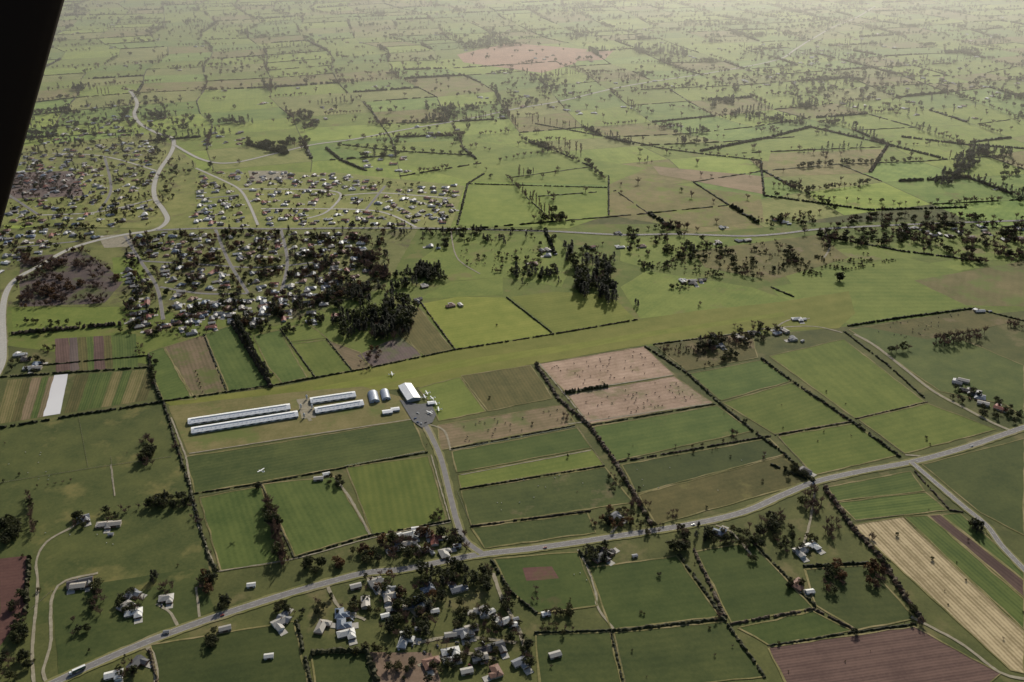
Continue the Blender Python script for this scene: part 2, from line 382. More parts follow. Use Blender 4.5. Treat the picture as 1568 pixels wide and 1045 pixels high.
# ------------------------------------------------------------------ hedges, fences
def hedge_into(b, P, h, w, m, step=3.0, gap=0.0):
    Q = resample(P, step); rings = []
    def flush():
        if len(rings) > 1: b.loft(rings, m)
        rings.clear()
    for k, p in enumerate(Q):
        q = Q[min(k+1, len(Q)-1)]-Q[max(k-1, 0)]
        if q.length < 1e-6: continue
        if R.random() < gap: flush(); continue
        n = Vector((-q.y, q.x, 0)).normalized()
        hh = h*R.uniform(0.5, 1.35); ww = w*R.uniform(0.55, 1.3); o = n*R.uniform(-0.3, 0.3)*w
        rings.append([p+o-n*ww*0.5, p+o-n*ww*0.55+Vector((0,0,hh*0.6)), p+o-n*ww*0.1+Vector((0,0,hh)), p+o+n*ww*0.4+Vector((0,0,hh*0.8)), p+o+n*ww*0.5])
    flush()
def hedge(uv, h=2.2, w=2.4, m='hedge', gap=0.04, name='hedge'):
    b = MB(); hedge_into(b, [G(u, v) for u, v in uv], h, w, m, 2.2, gap)
    return b.obj(name)
hb = MB()
def in_poly(p, P):
    r = False; n = len(P)
    for i in range(n):
        a = P[i]; c = P[(i+1) % n]
        if (a.y > p.y) != (c.y > p.y) and p.x < (c.x-a.x)*(p.y-a.y)/(c.y-a.y)+a.x: r = not r
    return r
VILL = [G(u, v) for u, v in [(-20,225),(240,200),(300,250),(520,258),(712,280),(700,345),(640,350),(600,440),(420,505),(-30,480)]]
for a, d in far_edges:
    c = (a+d)/2
    if in_poly(c, VILL): continue
    r = R.random()
    if r < 0.36: hedge_into(hb, [a, d], R.uniform(1.8, 3.5), R.uniform(2.4, 4.4), 'hedge' if R.random() < 0.55 else 'hedgeb', 7, 0.08)
    elif r < 0.50: hedge_into(hb, [a.lerp(d, R.uniform(0, .3)), d], R.uniform(4, 9), R.uniform(5, 9), 'hedge', 5, 0.06)
    if R.random() < 0.45:
        k = R.choice('bbbbepl'); n = R.randint(3, 16); t0 = R.random()*0.6; s = R.uniform(9, 20)
        for q in range(n):
            p = a.lerp(d, min(1, t0)) + (d-a).normalized()*s*q + Vector((R.uniform(-4,4), R.uniform(-4,4), 0))
            FT.append((p, k if R.random() < 0.8 else 'b', R.uniform(0.8, 1.6)))
    if R.random() < 0.5:
        for q in range(R.randint(1, 4)):
            p = a.lerp(d, R.random()) + Vector((R.uniform(-60,60), R.uniform(-60,60), 0))
            FT.append((p, R.choice('bbbbbe'), R.uniform(0.8, 1.8)))
    if R.random() < 0.15:
        c0 = a.lerp(d, R.random()); ks = R.choice(('bbe', 'pe', 'bbb'))
        for q in range(R.randint(6, 26)):
            FT.append((c0+Vector((R.gauss(0,24), R.gauss(0,12), 0)), R.choice(ks), R.uniform(0.8, 1.6)))
hb.obj('distant_hedgerows')

HED = [
 ([(250,616),(270,680),(292,752),(318,850),(332,875)], 2.2, 3), ([(0,656),(120,636),(252,616)], 2.5, 3),
 ([(0,578),(228,563),(243,608)], 2, 2.5), ([(228,545),(232,575),(246,612)], 3.5, 4),
 ([(250,615),(420,590),(560,565),(640,548),(697,536)], 1.8, 2.2),
 ([(312,512),(348,602)], 1.5, 2), ([(357,498),(416,594)], 6, 5), ([(430,505),(484,580)], 1.5, 2), ([(500,519),(540,569)],1.5,2),
 ([(640,458),(697,536)], 2, 2.2), ([(697,536),(760,526),(848,512),(976,490)], 1.8, 2.2), ([(776,456),(848,512)], 1.8, 2),
 ([(18,512),(120,503),(186,497)], 4.5, 6),
 ([(820,557),(856,612),(905,655),(940,705),(968,752),(998,806)], 2.8, 4.5),
 ([(866,602),(930,592)], 4, 5), ([(986,530),(1052,572),(1100,617),(1155,662),(1200,695),(1245,738)], 2.2, 3),
 ([(1166,550),(1212,584),(1305,647),(1378,700)], 2.5, 3.2), ([(1292,508),(1360,560),(1418,612)], 1.8, 2.4),
 ([(1000,528),(1160,508)], 1.5, 2), ([(1296,500),(1380,487),(1490,473)], 2.4, 3), 
 ([(293,757),(400,741),(545,713),(655,693)], 1.2, 1.6), ([(902,652),(1095,619)], 1.2, 1.5), ([(946,708),(1180,668)], 1.5, 2),
 ([(1186,667),(1304,646)], 1.4, 2), ([(1310,642),(1420,616)], 1.2, 1.6),
 ([(690,688),(880,652)], 1.2, 1.6), ([(704,750),(926,714)], 1.5, 1.8), ([(720,807),(905,783)], 1.5, 1.8),
 ([(888,846),(905,868)], 3, 3), ([(1040,850),(1108,948),(1172,1038)], 2, 3), ([(935,967),(1110,948)], 2, 3),
 ([(818,970),(935,966),(955,1050)], 1.6, 2), ([(1118,956),(1246,933),(1310,966)], 1.8, 2.5), ([(1176,990),(1310,968),(1402,956)], 1.4, 2),
 ([(1230,868),(1335,862)], 2.5, 3), ([(1062,842),(1110,945)], 2, 3), ([(1150,828),(1250,930)], 2, 2.6),
 ([(1262,745),(1300,802),(1345,850),(1410,950)], 3, 5), ([(1400,722),(1455,782),(1475,785)], 1.4, 2),
 ([(454,952),(478,1050)], 2.5, 3), ([(476,1000),(562,997),(578,1050)], 4, 5), ([(228,990),(242,1050)], 2, 2.5),
 ([(45,855),(40,940)], 4, 4), ([(450,855),(560,822),(690,798)], 1.4, 1.8), ([(1490,472),(1568,492)], 1.6, 2),
 ([(400,742),(450,855)], 1, 1.4), ([(752,858),(782,908),(822,940)], 2.5, 3),
 ([(60,560),(228,545)], 1.5, 2), ([(1180,712),(1235,735)], 2.4, 3),
 ([(700,346),(716,282),(742,266)], 2.5, 4), ([(835,352),(842,372),(850,390)], 4, 6), ([(1072,232),(1175,212),(1242,195)], 5, 7),
 ([(1015,228),(1075,236),(1165,246),(1170,300)], 2.4, 4), ([(1240,195),(1360,222),(1332,265)], 4, 6), ([(1360,222),(1450,245)], 4, 6),
 ([(500,228),(522,246),(560,262)], 4, 6), ([(522,222),(610,232),(720,238)], 2.4, 4), ([(1170,300),(1330,322),(1480,318)], 3, 5),
 ([(1380,210),(1480,222),(1568,228)], 4, 6), ([(380,222),(440,236)], 6, 10), ([(820,190),(960,216),(1015,228)], 2.4, 4),
 ([(640,352),(760,352),(835,354)], 2, 3), ([(1250,360),(1380,385),(1500,400)], 2.5, 4), ([(1180,440),(1215,455)], 2, 3),
 ([(716,282),(930,288)], 2, 3), ([(932,270),(932,330)], 2, 3),
]
for P, h, w in HED: hedge(P, h*1.25, w*1.12, 'hedgeb' if R.random() < 0.25 else 'hedge')

def fence(uv, m='fence', h=1.2, sp=5.0):
    P = resample([G(u, v) for u, v in uv], sp); b = MB()
    for p in P: b.box(p.x-.09, p.x+.09, p.y-.09, p.y+.09, 0, h, m)
    for a, c in zip(P[:-1], P[1:]):
        d = c-a; L = d.length; T = Matrix.Translation(a) @ Matrix.Rotation(math.atan2(d.y, d.x), 4, 'Z')
        for z in (0.35, 0.7, 1.05): b.box(0.1, L-0.1, -0.02, 0.02, z-.05, z+.05, m, T)
    b.obj('fence')
for P in ([(822,556),(853,608)], [(692,690),(880,654)], [(528,714),(545,711),(650,692)], [(1000,528),(1150,508)]): fence(P, 'fencew')
for P in ([(306,760),(400,743),(452,856),(338,876),(306,760)], [(512,730),(568,820)], [(530,714),(572,822)], [(686,800),(656,697)],
          [(884,654),(926,714)], [(700,752),(722,806)], [(1190,668),(1246,730)], [(1310,643),(1386,697)], [(170,700),(175,760)],
          [(40,940),(80,905)], [(940,968),(958,1045)], [(1300,800),(1384,789)], [(0,740),(150,716),(262,700)], [(120,636),(135,716)]): fence(P)

def smooth_path(uv, step=6):
    P = [G(u, v) for u, v in uv]
    if len(P) < 3: return resample(P, step)
    out = []
    for i in range(len(P)-1):
        p0 = P[max(i-1, 0)]; p1 = P[i]; p2 = P[i+1]; p3 = P[min(i+2, len(P)-1)]
        n = max(2, int((p2-p1).length/step))
        for k in range(n):
            t = k/n
            out.append(0.5*((2*p1)+(p2-p0)*t+(2*p0-5*p1+4*p2-p3)*t*t+(3*p1-p0-3*p2+p3)*t**3))
    out.append(P[-1]); return out
ZR = [0.0]
def track(uv, w=3.0, m='gravel', name='farm_track', z=0.42, jit=0.4):
    ZR[0] += 0.0016
    b = MB(); strip(b, smooth_path(uv), w, z+ZR[0], m, jit); return b.obj(name)
def road(uv, w=7.0, mark=True, m='asph', name='road', z=0.62, verge=6.5):
    P = smooth_path(uv); b = MB(); ZR[0] += 0.002; z += ZR[0]
    strip(b, P, w+verge, z-0.08, 'verge', 0.8)
    strip(b, P, w+1.4, z-0.04, 'gravel', 0.2)
    strip(b, P, w, z, m)
    if mark:
        L, Q = strip_pts(P, w-0.7)
        for k in range(0, len(P)-1):
            if k % 2 == 0: strip(b, [P[k], P[k].lerp(P[k+1], 0.6)], 0.14, z+0.02, 'paint')
        strip(b, L, 0.12, z+0.02, 'paint'); strip(b, Q, 0.12, z+0.02, 'paint')
    b.obj(name)
MAIN = [(1700,612),(1568,655),(1545,663),(1470,688),(1400,707),(1320,722),(1250,738),(1200,758),(1140,784),(1060,803),(930,824),(820,840),(740,849),(690,858),(620,872),(560,878),(500,893),(430,913),(370,932),(310,952),(250,974),(190,998),(130,1024),(70,1052),(0,1085)]
ACC = [(738,848),(712,828),(700,800),(690,762),(676,705),(662,672),(650,650),(640,640)]
VR = [(-20,600),(2,560),(5,530),(4,480),(10,448),(26,427),(60,408),(100,385),(140,371),(190,360),(238,352),(256,338),(250,322),(238,305),(236,285),(244,262),(260,238),(266,222),(262,211),(240,204),(215,190),(206,175),(210,158),(200,140)]
CR = [(238,353),(330,350),(420,351),(520,350),(640,350),(750,352),(850,355),(950,360),(1040,359),(1140,362),(1200,358),(1262,351),(1400,344),(1568,338),(1640,334)]
DR = [(266,222),(310,245),(355,250),(420,236),(480,222),(540,214),(620,199),(720,182),(790,167),(860,155),(960,132),(1100,110),(1190,92),(1218,76),(1240,62),(1280,40),(1310,28),(1340,10)]
road(MAIN, 8); road(ACC, 6, False, name='access_road', z=0.70)
road([(1396,709),(1430,738),(1470,772),(1510,805),(1535,838),(1580,885)], 6, True, z=0.76, verge=5)
road([(1548,660),(1520,648),(1480,627),(1430,600),(1385,565),(1340,530),(1308,512)], 3.5, False, 'gravel', 'farm_track', z=0.55, verge=3)
road(VR, 10, True, z=0.62, m='conc', verge=5); road(CR, 7, True, z=0.72, m='asph', verge=3); road(DR, 8, False, z=0.80, m='conc', verge=3)
STR = [[(300,258),(340,276),(366,290),(380,310),(395,345)], [(366,290),(430,290),(500,292),(522,300),(500,325),(470,335)], [(400,320),(470,320),(560,322),(600,330),(640,350)],
          [(522,300),(580,296),(640,300),(690,304)], [(190,360),(215,400),(240,440),(250,490)], [(330,352),(350,400),(380,450)], [(430,352),(440,400),(430,450)],
          [(215,400),(300,405),(400,410),(500,400)], [(80,235),(160,240),(240,262)], [(60,330),(150,325),(238,305)], [(160,240),(170,290),(150,325)], [(245,440),(310,450),(380,450)], [(0,290),(60,330)], [(560,322),(590,285)], [(300,305),(360,300)], [(20,380),(120,370)]]
for i, P in enumerate(STR):
    road(P, 5.5, False, 'conc' if i < 4 or i in (8, 9) else 'asph', 'street', z=0.50, verge=2 if i < 4 else 0.8)
for P, w in (([(76,1050),(66,1030),(78,985),(78,930),(84,906),(100,890),(150,878)], 3.2), ([(52,1050),(50,990),(58,900),(56,860),(72,830),(110,808),(130,795)], 3),
          ([(222,985),(236,1010),(240,1050)], 4.5), ([(755,878),(770,920),(795,965),(804,1000)], 4), ([(885,842),(898,866),(912,905),(915,930),(940,965)], 2.6),
          ([(1395,945),(1470,985),(1530,1030),(1568,1040)], 3.5), ([(300,900),(306,945)], 2.5), ([(240,925),(262,940),(275,965)], 3), ([(655,650),(680,660),(690,690)], 3),
          ([(513,732),(540,770),(568,822)], 3), ([(285,700),(300,790),(328,868)], 2.5), ([(640,945),(600,905),(560,880)], 3.5), ([(640,985),(700,975),(790,985)], 4),
          ([(500,895),(520,930),(560,950)], 3.5), ([(1250,740),(1240,800),(1230,835)], 2.6), ([(1096,805),(1120,815),(1150,850)], 2.6), ([(930,826),(945,805)], 3),
          ([(290,695),(640,641)], 2.2), ([(262,640),(285,700)], 2.2), ([(456,612),(466,630),(476,645)], 5), ([(462,630),(482,628)], 6), ([(1290,510),(1240,500),(1160,505)], 3),
          ([(640,460),(630,470),(600,500)], 3), ([(170,712),(176,760)], 2), ([(705,728),(905,690)], 1.5), ([(825,556),(905,653)], 2), ([(1386,697),(1418,700)], 3),
          ([(1262,395),(1270,378),(1262,352)], 4), ([(735,420),(700,395),(690,352)], 3), ([(860,602),(1030,575)], 2.5), ([(870,650),(1090,618)], 2),
          ([(660,697),(690,800)], 1.5), ([(330,876),(455,855),(570,824),(690,800)], 1.8), ([(1190,500),(1210,490),(1240,488)], 3), ([(640,1020),(700,1000),(760,1010)], 4)):
    track(P, w)
b = MB(); b.face([(*G(u, v).xy, 0.95) for u, v in [(612,613),(640,620),(660,618),(668,636),(662,648),(646,656),(632,646),(622,630)]], 'asphd'); b.obj('apron')
for q in ([(380,262),(440,262),(445,275),(385,278)], [(150,362),(200,358),(205,378),(160,380)], [(455,612),(478,610),(484,640),(462,642)], [(560,880),(610,905),(600,925),(565,900)]):
    b = MB(); b.face([(p.x, p.y, 0.40) for p in poly_pts(q)], 'gravel'); b.obj('paved_yard')

# ------------------------------------------------------------------ trees
def tree_mesh(kind, seed):
    r = random.Random(seed); b = MB()
    if kind in ('e', 's', 'r'):
        h = 11.0 if kind != 's' else 4.0; leaf = {'e': 'ever', 's': 'shrub', 'r': 'rust'}[kind]
        b.cone((0,0,-.2), (r.uniform(-.3,.3), r.uniform(-.3,.3), h*0.55), 0.4*h/11, 0.16*h/11, 6, 'bark')
        cl = []
        for k in range(20):
            t = r.random()*6.28; z = h*r.uniform(0.28, 0.93); rr = h*0.42*math.sqrt(max(0.05, 1-((z/h-0.55)/0.5)**2))*r.uniform(0.3, 1.1)
            c = Vector((math.cos(t)*rr, math.sin(t)*rr, z)); cl.append(c)
            if k < 9: b.cone((0, 0, h*r.uniform(.2, .45)), c, 0.14*h/11, 0.04, 4, 'bark')
        for c in cl:
            cr = h*r.uniform(0.09, 0.18)
            for q in range(30):
                d = Vector((r.gauss(0,1), r.gauss(0,1), r.gauss(0,0.8))).normalized()
                p = c+d*cr*r.uniform(0.5, 1.15); s = h*r.uniform(0.025, 0.05)
                x = Vector((r.uniform(-1,1), r.uniform(-1,1), r.uniform(-.6,.6))).normalized(); y = d.cross(x)
                y = y.normalized() if y.length > .1 else x.orthogonal()
                b.face([p-x*s-y*s, p+x*s-y*s*.6, p+x*s*.7+y*s, p-x*s*.8+y*s*.8], leaf)
    elif kind == 'p':
        h = 17.0; b.cone((0,0,-.2), (0,0,h*.95), 0.45, 0.06, 6, 'bark')
        for k in range(42):
            z = h*r.uniform(0.16, 0.98); L = h*0.29*(1.08-z/h)**0.75*r.uniform(0.5, 1.2); t = r.random()*6.28
            e = Vector((math.cos(t)*L, math.sin(t)*L, z-0.08*L+r.uniform(-.3, .6))); a = Vector((0,0,z))
            b.cone(a, e, 0.09, 0.02, 3, 'bark')
            for q in range(14):
                p = a.lerp(e, r.uniform(0.2, 1.05))+Vector((r.gauss(0,.45), r.gauss(0,.45), r.gauss(0,.35))); s = r.uniform(.32, .7)
                x = Vector((r.uniform(-1,1), r.uniform(-1,1), r.uniform(-.5,.3))).normalized(); y = x.cross(Vector((r.uniform(-.5,.5), r.uniform(-.5,.5), 1))).normalized()
                b.face([p-x*s-y*s*.5, p+x*s-y*s*.5, p+x*s*.6+y*s*.6, p-x*s*.7+y*s*.5], 'pine')
    else:
        pop = kind == 'l'; h = 20.0 if pop else 12.0
        b.cone((0,0,-.2), (0,0,h*(.9 if pop else .4)), 0.42, 0.07 if pop else .25, 6, 'barebark')
        nb = 26 if pop else 13
        for k in range(nb):
            z = h*(r.uniform(.1, .85) if pop else r.uniform(.18, .42)); t = r.random()*6.28
            L = h*(r.uniform(.1, .2) if pop else r.uniform(.25, .52)); sp_ = 0.35 if pop else r.uniform(.3, 1.1)
            d = Vector((math.cos(t)*sp_, math.sin(t)*sp_, 1 if pop else r.uniform(.45, 1.2))).normalized()
            a = Vector((0,0,z)); e = a+d*L; b.cone(a, e, 0.17 if not pop else .1, 0.05, 4, 'barebark')
            for q in range(16 if pop else 34):
                s0 = a.lerp(e, r.uniform(.35, 1)); dd = (d+Vector((r.gauss(0,.5), r.gauss(0,.5), r.gauss(0,.4)))*(0.5 if pop else 1)).normalized()
                l = r.uniform(.9, 2.4); e2_ = s0+dd*l; x = dd.orthogonal().normalized()*r.uniform(.04, .09)
                x = Matrix.Rotation(r.random()*6.28, 3, dd) @ x
                b.face([s0-x, s0+x, e2_+x*.5, e2_-x*.5], 'barebark')
                for w_ in range(2):
                    m0 = s0.lerp(e2_, r.uniform(.3, .9)); d3 = (dd+Vector((r.gauss(0,.7), r.gauss(0,.7), r.gauss(0,.6)))).normalized()
                    b.face([m0-x*.8, m0+x*.8, m0+d3*r.uniform(.6, 1.2)], 'barebark')
    return b.mesh(NM[kind])
NM = {'e':'evergreen_tree','s':'shrub','r':'rusty_tree','p':'pine_tree','b':'bare_tree','l':'poplar_tree'}
TM = {k: [tree_mesh(k, 11*i+ord(k)) for i in range(3)] for k in 'esrpbl'}
HN = {'e': 11., 's': 4., 'r': 11., 'p': 17., 'b': 13., 'l': 20.}
def tree_at(p, kind, h):
    s = h/HN[kind]; q = R.uniform(.8, 1.25)
    place(R.choice(TM[kind]), NM[kind], (p.x, p.y, 0), R.random()*6.28, (s*q, s*q, s))
def T(u, v, kind, h): tree_at(G(u, v), kind, h)
def mass(name, pts):
    for kind in 'esrpbl':
        for vi in range(3):
            sel = [(p, s) for i, (p, k, s) in enumerate(pts) if k == kind and i % 3 == vi]
            if not sel: continue
            b = MB()
            for p, s in sel:
                t = R.random()*6.28; x = Vector((math.cos(t), math.sin(t), 0))*s/2; y = Vector((-x.y, x.x, 0))
                p = Vector((p.x, p.y, 0))
                b.face([p-x-y, p+x-y, p+x+y, p-x+y], 'bark')
            o = b.obj(name); o.instance_type = 'FACES'; o.use_instance_faces_scale = True
            o.show_instancer_for_render = False
            c = place(TM[kind][vi], 'crown'); c.parent = o
def scatter(uv, n, kinds, smin, smax, mind=0, patchy=False):
    P = [G(u, v) for u, v in uv]; x0 = min(p.x for p in P); x1 = max(p.x for p in P); y0 = min(p.y for p in P); y1 = max(p.y for p in P)
    out = []; tries = 0
    while len(out) < n and tries < n*30:
        tries += 1
        p = Vector((R.uniform(x0, x1), R.uniform(y0, y1), 0))
        if not in_poly(p, P): continue
        if patchy and noise.noise(p/45.0) + .5*noise.noise(p/17.0) < R.uniform(-.15, .2): continue
        if mind and any((p-q[0]).length < mind for q in out): continue
        out.append((p, R.choice(kinds), R.uniform(smin, smax)))
    return out
ROADS = []
for uv in [MAIN, VR, CR, ACC, DR]+STR: ROADS += smooth_path(uv, 12)
HCELL = {}
for p in ROADS: HCELL.setdefault((int(p.x//30), int(p.y//30)), []).append(p)
def near_road(p, d):
    cx, cy = int(p.x//30), int(p.y//30)
    return any((p.x-r.x)**2+(p.y-r.y)**2 < d*d for i in (-1,0,1) for j in (-1,0,1) for r in HCELL.get((cx+i, cy+j), ()))
def clear(pts, d=8): return [q for q in pts if not near_road(q[0], d)]
# village house positions first, so that trees leave the roofs free
VILS = [([(300,262),(520,266),(600,290),(700,285),(690,345),(300,348)], 205, 23), ([(190,362),(560,356),(560,420),(500,440),(400,480),(260,500),(200,500)], 215, 25),
        ([(40,235),(235,215),(235,345),(0,345)], 165, 25), ([(70,190),(230,170),(240,205),(60,225)], 30, 40), ([(0,350),(190,362),(110,375),(30,395),(0,420)], 36, 26),
        ([(545,235),(620,235),(630,265),(560,262)], 9, 40), ([(310,205),(370,205),(370,222),(310,222)], 9, 40), ([(200,465),(330,465),(330,512),(215,515)], 18, 28), ([(340,462),(510,450),(520,492),(350,498)], 24, 30),
        ([(1080,70),(1300,60),(1568,120),(1568,170),(1280,170),(1100,110)], 42, 45), ([(1380,340),(1500,345),(1568,350),(1568,372),(1400,362)], 14, 40)]
HPOS = [p for P, n, d in VILS for p, _, _ in clear(scatter(P, n, 'x', 0, 1, d), 14)]
HC = {}
for p in HPOS: HC.setdefault((int(p.x//30), int(p.y//30)), []).append(p)
def near_house(p, d=8):
    cx, cy = int(p.x//30), int(p.y//30)
    return any(abs(p.x-r.x) < d and -d-3 < p.y-r.y < d for i in (-1,0,1) for j in (-1,0,1) for r in HC.get((cx+i, cy+j), ()))

mass('distant_trees', clear(FT))
MS = [
 ([(705,72),(745,58),(778,60),(775,72),(720,78)], 120, 'pe', 1., 1.4), ([(965,76),(1010,70),(1052,80),(1050,92),(980,84)], 120, 'pe', 1., 1.4),
 ([(800,10),(900,6),(930,20),(820,24)], 170, 'peb', .9, 1.4), ([(1040,30),(1120,35),(1100,45),(1050,42)], 60, 'eb', .8, 1.2),
 ([(632,178),(655,160),(740,166),(715,182),(660,190)], 120, 'ebp', .9, 1.3), ([(440,176),(480,165),(490,200),(450,196)], 70, 'be', .9, 1.4),
 ([(380,215),(440,222),(438,238),(380,228)], 80, 'e', .9, 1.3), ([(1080,155),(1124,150),(1124,162),(1086,166)], 50, 'ep', .8, 1.3),
 ([(1115,172),(1240,182),(1238,194),(1118,182)], 130, 'ebp', .7, 1.2), ([(1430,280),(1470,240),(1512,222),(1512,240),(1450,288)], 130, 'pe', 1., 1.4),
 ([(1250,352),(1330,330),(1440,330),(1568,335),(1568,375),(1430,372),(1260,384)], 390, 'bbbbees', .7, 1.4), ([(1390,375),(1568,365),(1568,405),(1440,405)], 150, 'bbbe', .7, 1.4),
 ([(1150,335),(1250,325),(1260,345),(1160,350)], 50, 'bbe', .6, 1.1), ([(960,352),(1050,345),(1050,372),(960,380)], 60, 'bbe', .6, 1.2),
 ([(865,385),(925,375),(948,400),(940,455),(925,465),(885,450)], 65, 'ppbe', .8, 1.5),
 ([(590,430),(640,410),(695,414),(700,428),(600,445)], 130, 'pe', .8, 1.2), ([(525,365),(560,370),(600,430),(575,440)], 140, 'bbbb', 1.0, 1.45),
 ([(780,415),(850,410),(860,432),(790,438)], 70, 'pes', .7, 1.1), ([(700,385),(860,380),(850,410),(720,425)], 80, 'bbse', .3, .8),
 ([(520,455),(575,445),(640,470),(625,520),(540,530),(510,500)], 105, 'pppeb', .9, 1.5), ([(440,395),(530,385),(590,450),(520,480),(440,440)], 150, 'bbbep', .7, 1.4),
 ([(20,395),(130,382),(190,430),(160,468),(30,472)], 430, 'bbbbbbr', .6, 1.2), ([(15,262),(110,262),(128,298),(12,303)], 220, 'bbbb', .4, .8),
 ([(0,350),(120,345),(180,355),(100,378),(20,395),(0,390)], 150, 'bbes', .6, 1.1), ([(0,180),(230,150),(300,170),(290,215),(20,225)], 380, 'bbbeep', .8, 1.5),
 ([(30,225),(240,210),(300,260),(235,345),(0,345)], 800, 'bbbeessp', .4, 1.2), ([(190,360),(590,355),(600,440),(420,500),(190,505)], 1750, 'bbbbeesspr', .5, 1.3),
 ([(300,262),(700,285),(690,345),(300,350)], 480, 'bssesb', .4, .95), ([(960,380),(1200,370),(1230,400),(1160,430),(980,415)], 280, 'sssbe', .6, 1.2),
 ([(1180,400),(1300,385),(1380,400),(1240,425)], 170, 'sss', .7, 1.3), ([(190,470),(330,465),(330,515),(200,520)], 150, 'bbes', .5, 1.1),
 ([(330,460),(520,440),(520,495),(350,500)], 190, 'ebbs', .6, 1.2), ([(1000,530),(1060,520),(1100,560),(1040,565)], 70, 'ssb', .4, .9),
 ([(1380,345),(1568,345),(1568,365),(1380,360)], 70, 'be', .7, 1.3), ([(1000,375),(1180,380),(1180,400),(1000,395)], 50, 'be', .6, 1.),
 ([(640,352),(850,356),(850,378),(640,372)], 70, 'bep', .6, 1.2), ([(90,140),(700,20),(1568,10),(1568,160),(700,200)], 420, 'bbbbbe', .9, 1.7),
 ([(0,10),(1568,-10),(1568,60),(60,70)], 800, 'bbeep', .9, 1.7), ([(300,75),(700,90),(690,130),(320,120)], 190, 'b', 1.2, 1.7),
 ([(1100,70),(1568,100),(1568,200),(1200,160)], 450, 'bbbeep', .8, 1.6), ([(1180,20),(1300,10),(1310,40),(1200,60)], 150, 'bee', .8, 1.5),
 ([(740,130),(1200,100),(1380,140),(1380,160),(1060,140),(760,170)], 360, 'bbee', .8, 1.4), ([(0,480),(200,505),(195,518),(0,520)], 25, 'es', .6, 1),
 ([(620,860),(700,870),(740,900),(790,1000),(700,1030),(640,1000),(600,930)], 55, 'bbess', .5, 1.), ([(560,200),(800,150),(880,165),(600,212)], 90, 'bbe', .8, 1.3),
]
for P, n, ks, a, c in MS: mass('tree_mass', [q for q in clear(scatter(P, n, ks, a, c, 0, True)) if not near_house(q[0])])

def row(uv, sp_, kind, h, jit=1.5):
    for p in resample([G(u, v) for u, v in uv], sp_): tree_at(p+Vector((R.uniform(-jit,jit), R.uniform(-jit,jit), 0)), kind if R.random() < .9 else 'e', h*R.uniform(.75, 1.2))
def clump(u, v, ru, rv, n, kinds, h0, h1):
    for k in range(int(n*1.15+.5)):
        for _ in range(6):
            t = R.random()*6.28; q = math.sqrt(R.random()); p = G(u+ru*q*math.cos(t), v+rv*q*math.sin(t))
            if not near_road(p, 7): tree_at(p, R.choice(kinds), R.uniform(h0, h1)); break
row([(412,772),(424,815),(438,868)], 4.2, 'b', 16, 3); row([(408,770),(420,815),(434,868)], 5, 'l', 17, 3)
row([(365,498),(388,540),(412,580)], 5, 'p', 13); row([(360,490),(384,530)], 5, 'e', 10)
row([(1430,532),(1500,520)], 9, 'b', 18); row([(1432,524),(1505,511)], 9, 'b', 18)
row([(1365,540),(1390,535)], 9, 'b', 14); row([(45,760),(52,818)], 6, 'b', 12); row([(10,835),(30,805)], 7, 'e', 10)
row([(155,785),(225,778),(290,778)], 9, 'b', 9); row([(60,745),(110,738)], 9, 'b', 6)
row([(830,230),(845,233)], 10, 'l', 30); row([(856,226),(890,240)], 26, 'l', 32); row([(815,190),(900,200)], 20, 'l', 28)
row([(300,570),(310,600)], 12, 's', 3); row([(520,345),(600,352)], 14, 'b', 14); row([(1262,750),(1300,806),(1345,855),(1400,940)], 10, 'b', 9)
row([(822,560),(905,655)], 22, 'b', 7); row([(905,655),(998,806)], 18, 'b', 7); row([(1052,572),(1245,738)], 30, 'b', 6); row([(1170,555),(1378,700)], 34, 'b', 5); row([(252,625),(330,872)], 26, 'b', 6)
row([(1015,228),(1165,246)], 22, 'b', 12); row([(1240,195),(1360,222)], 24, 'b', 12); row([(720,238),(520,225)], 26, 'e', 12); row([(1170,300),(1480,318)], 26, 'b', 12)
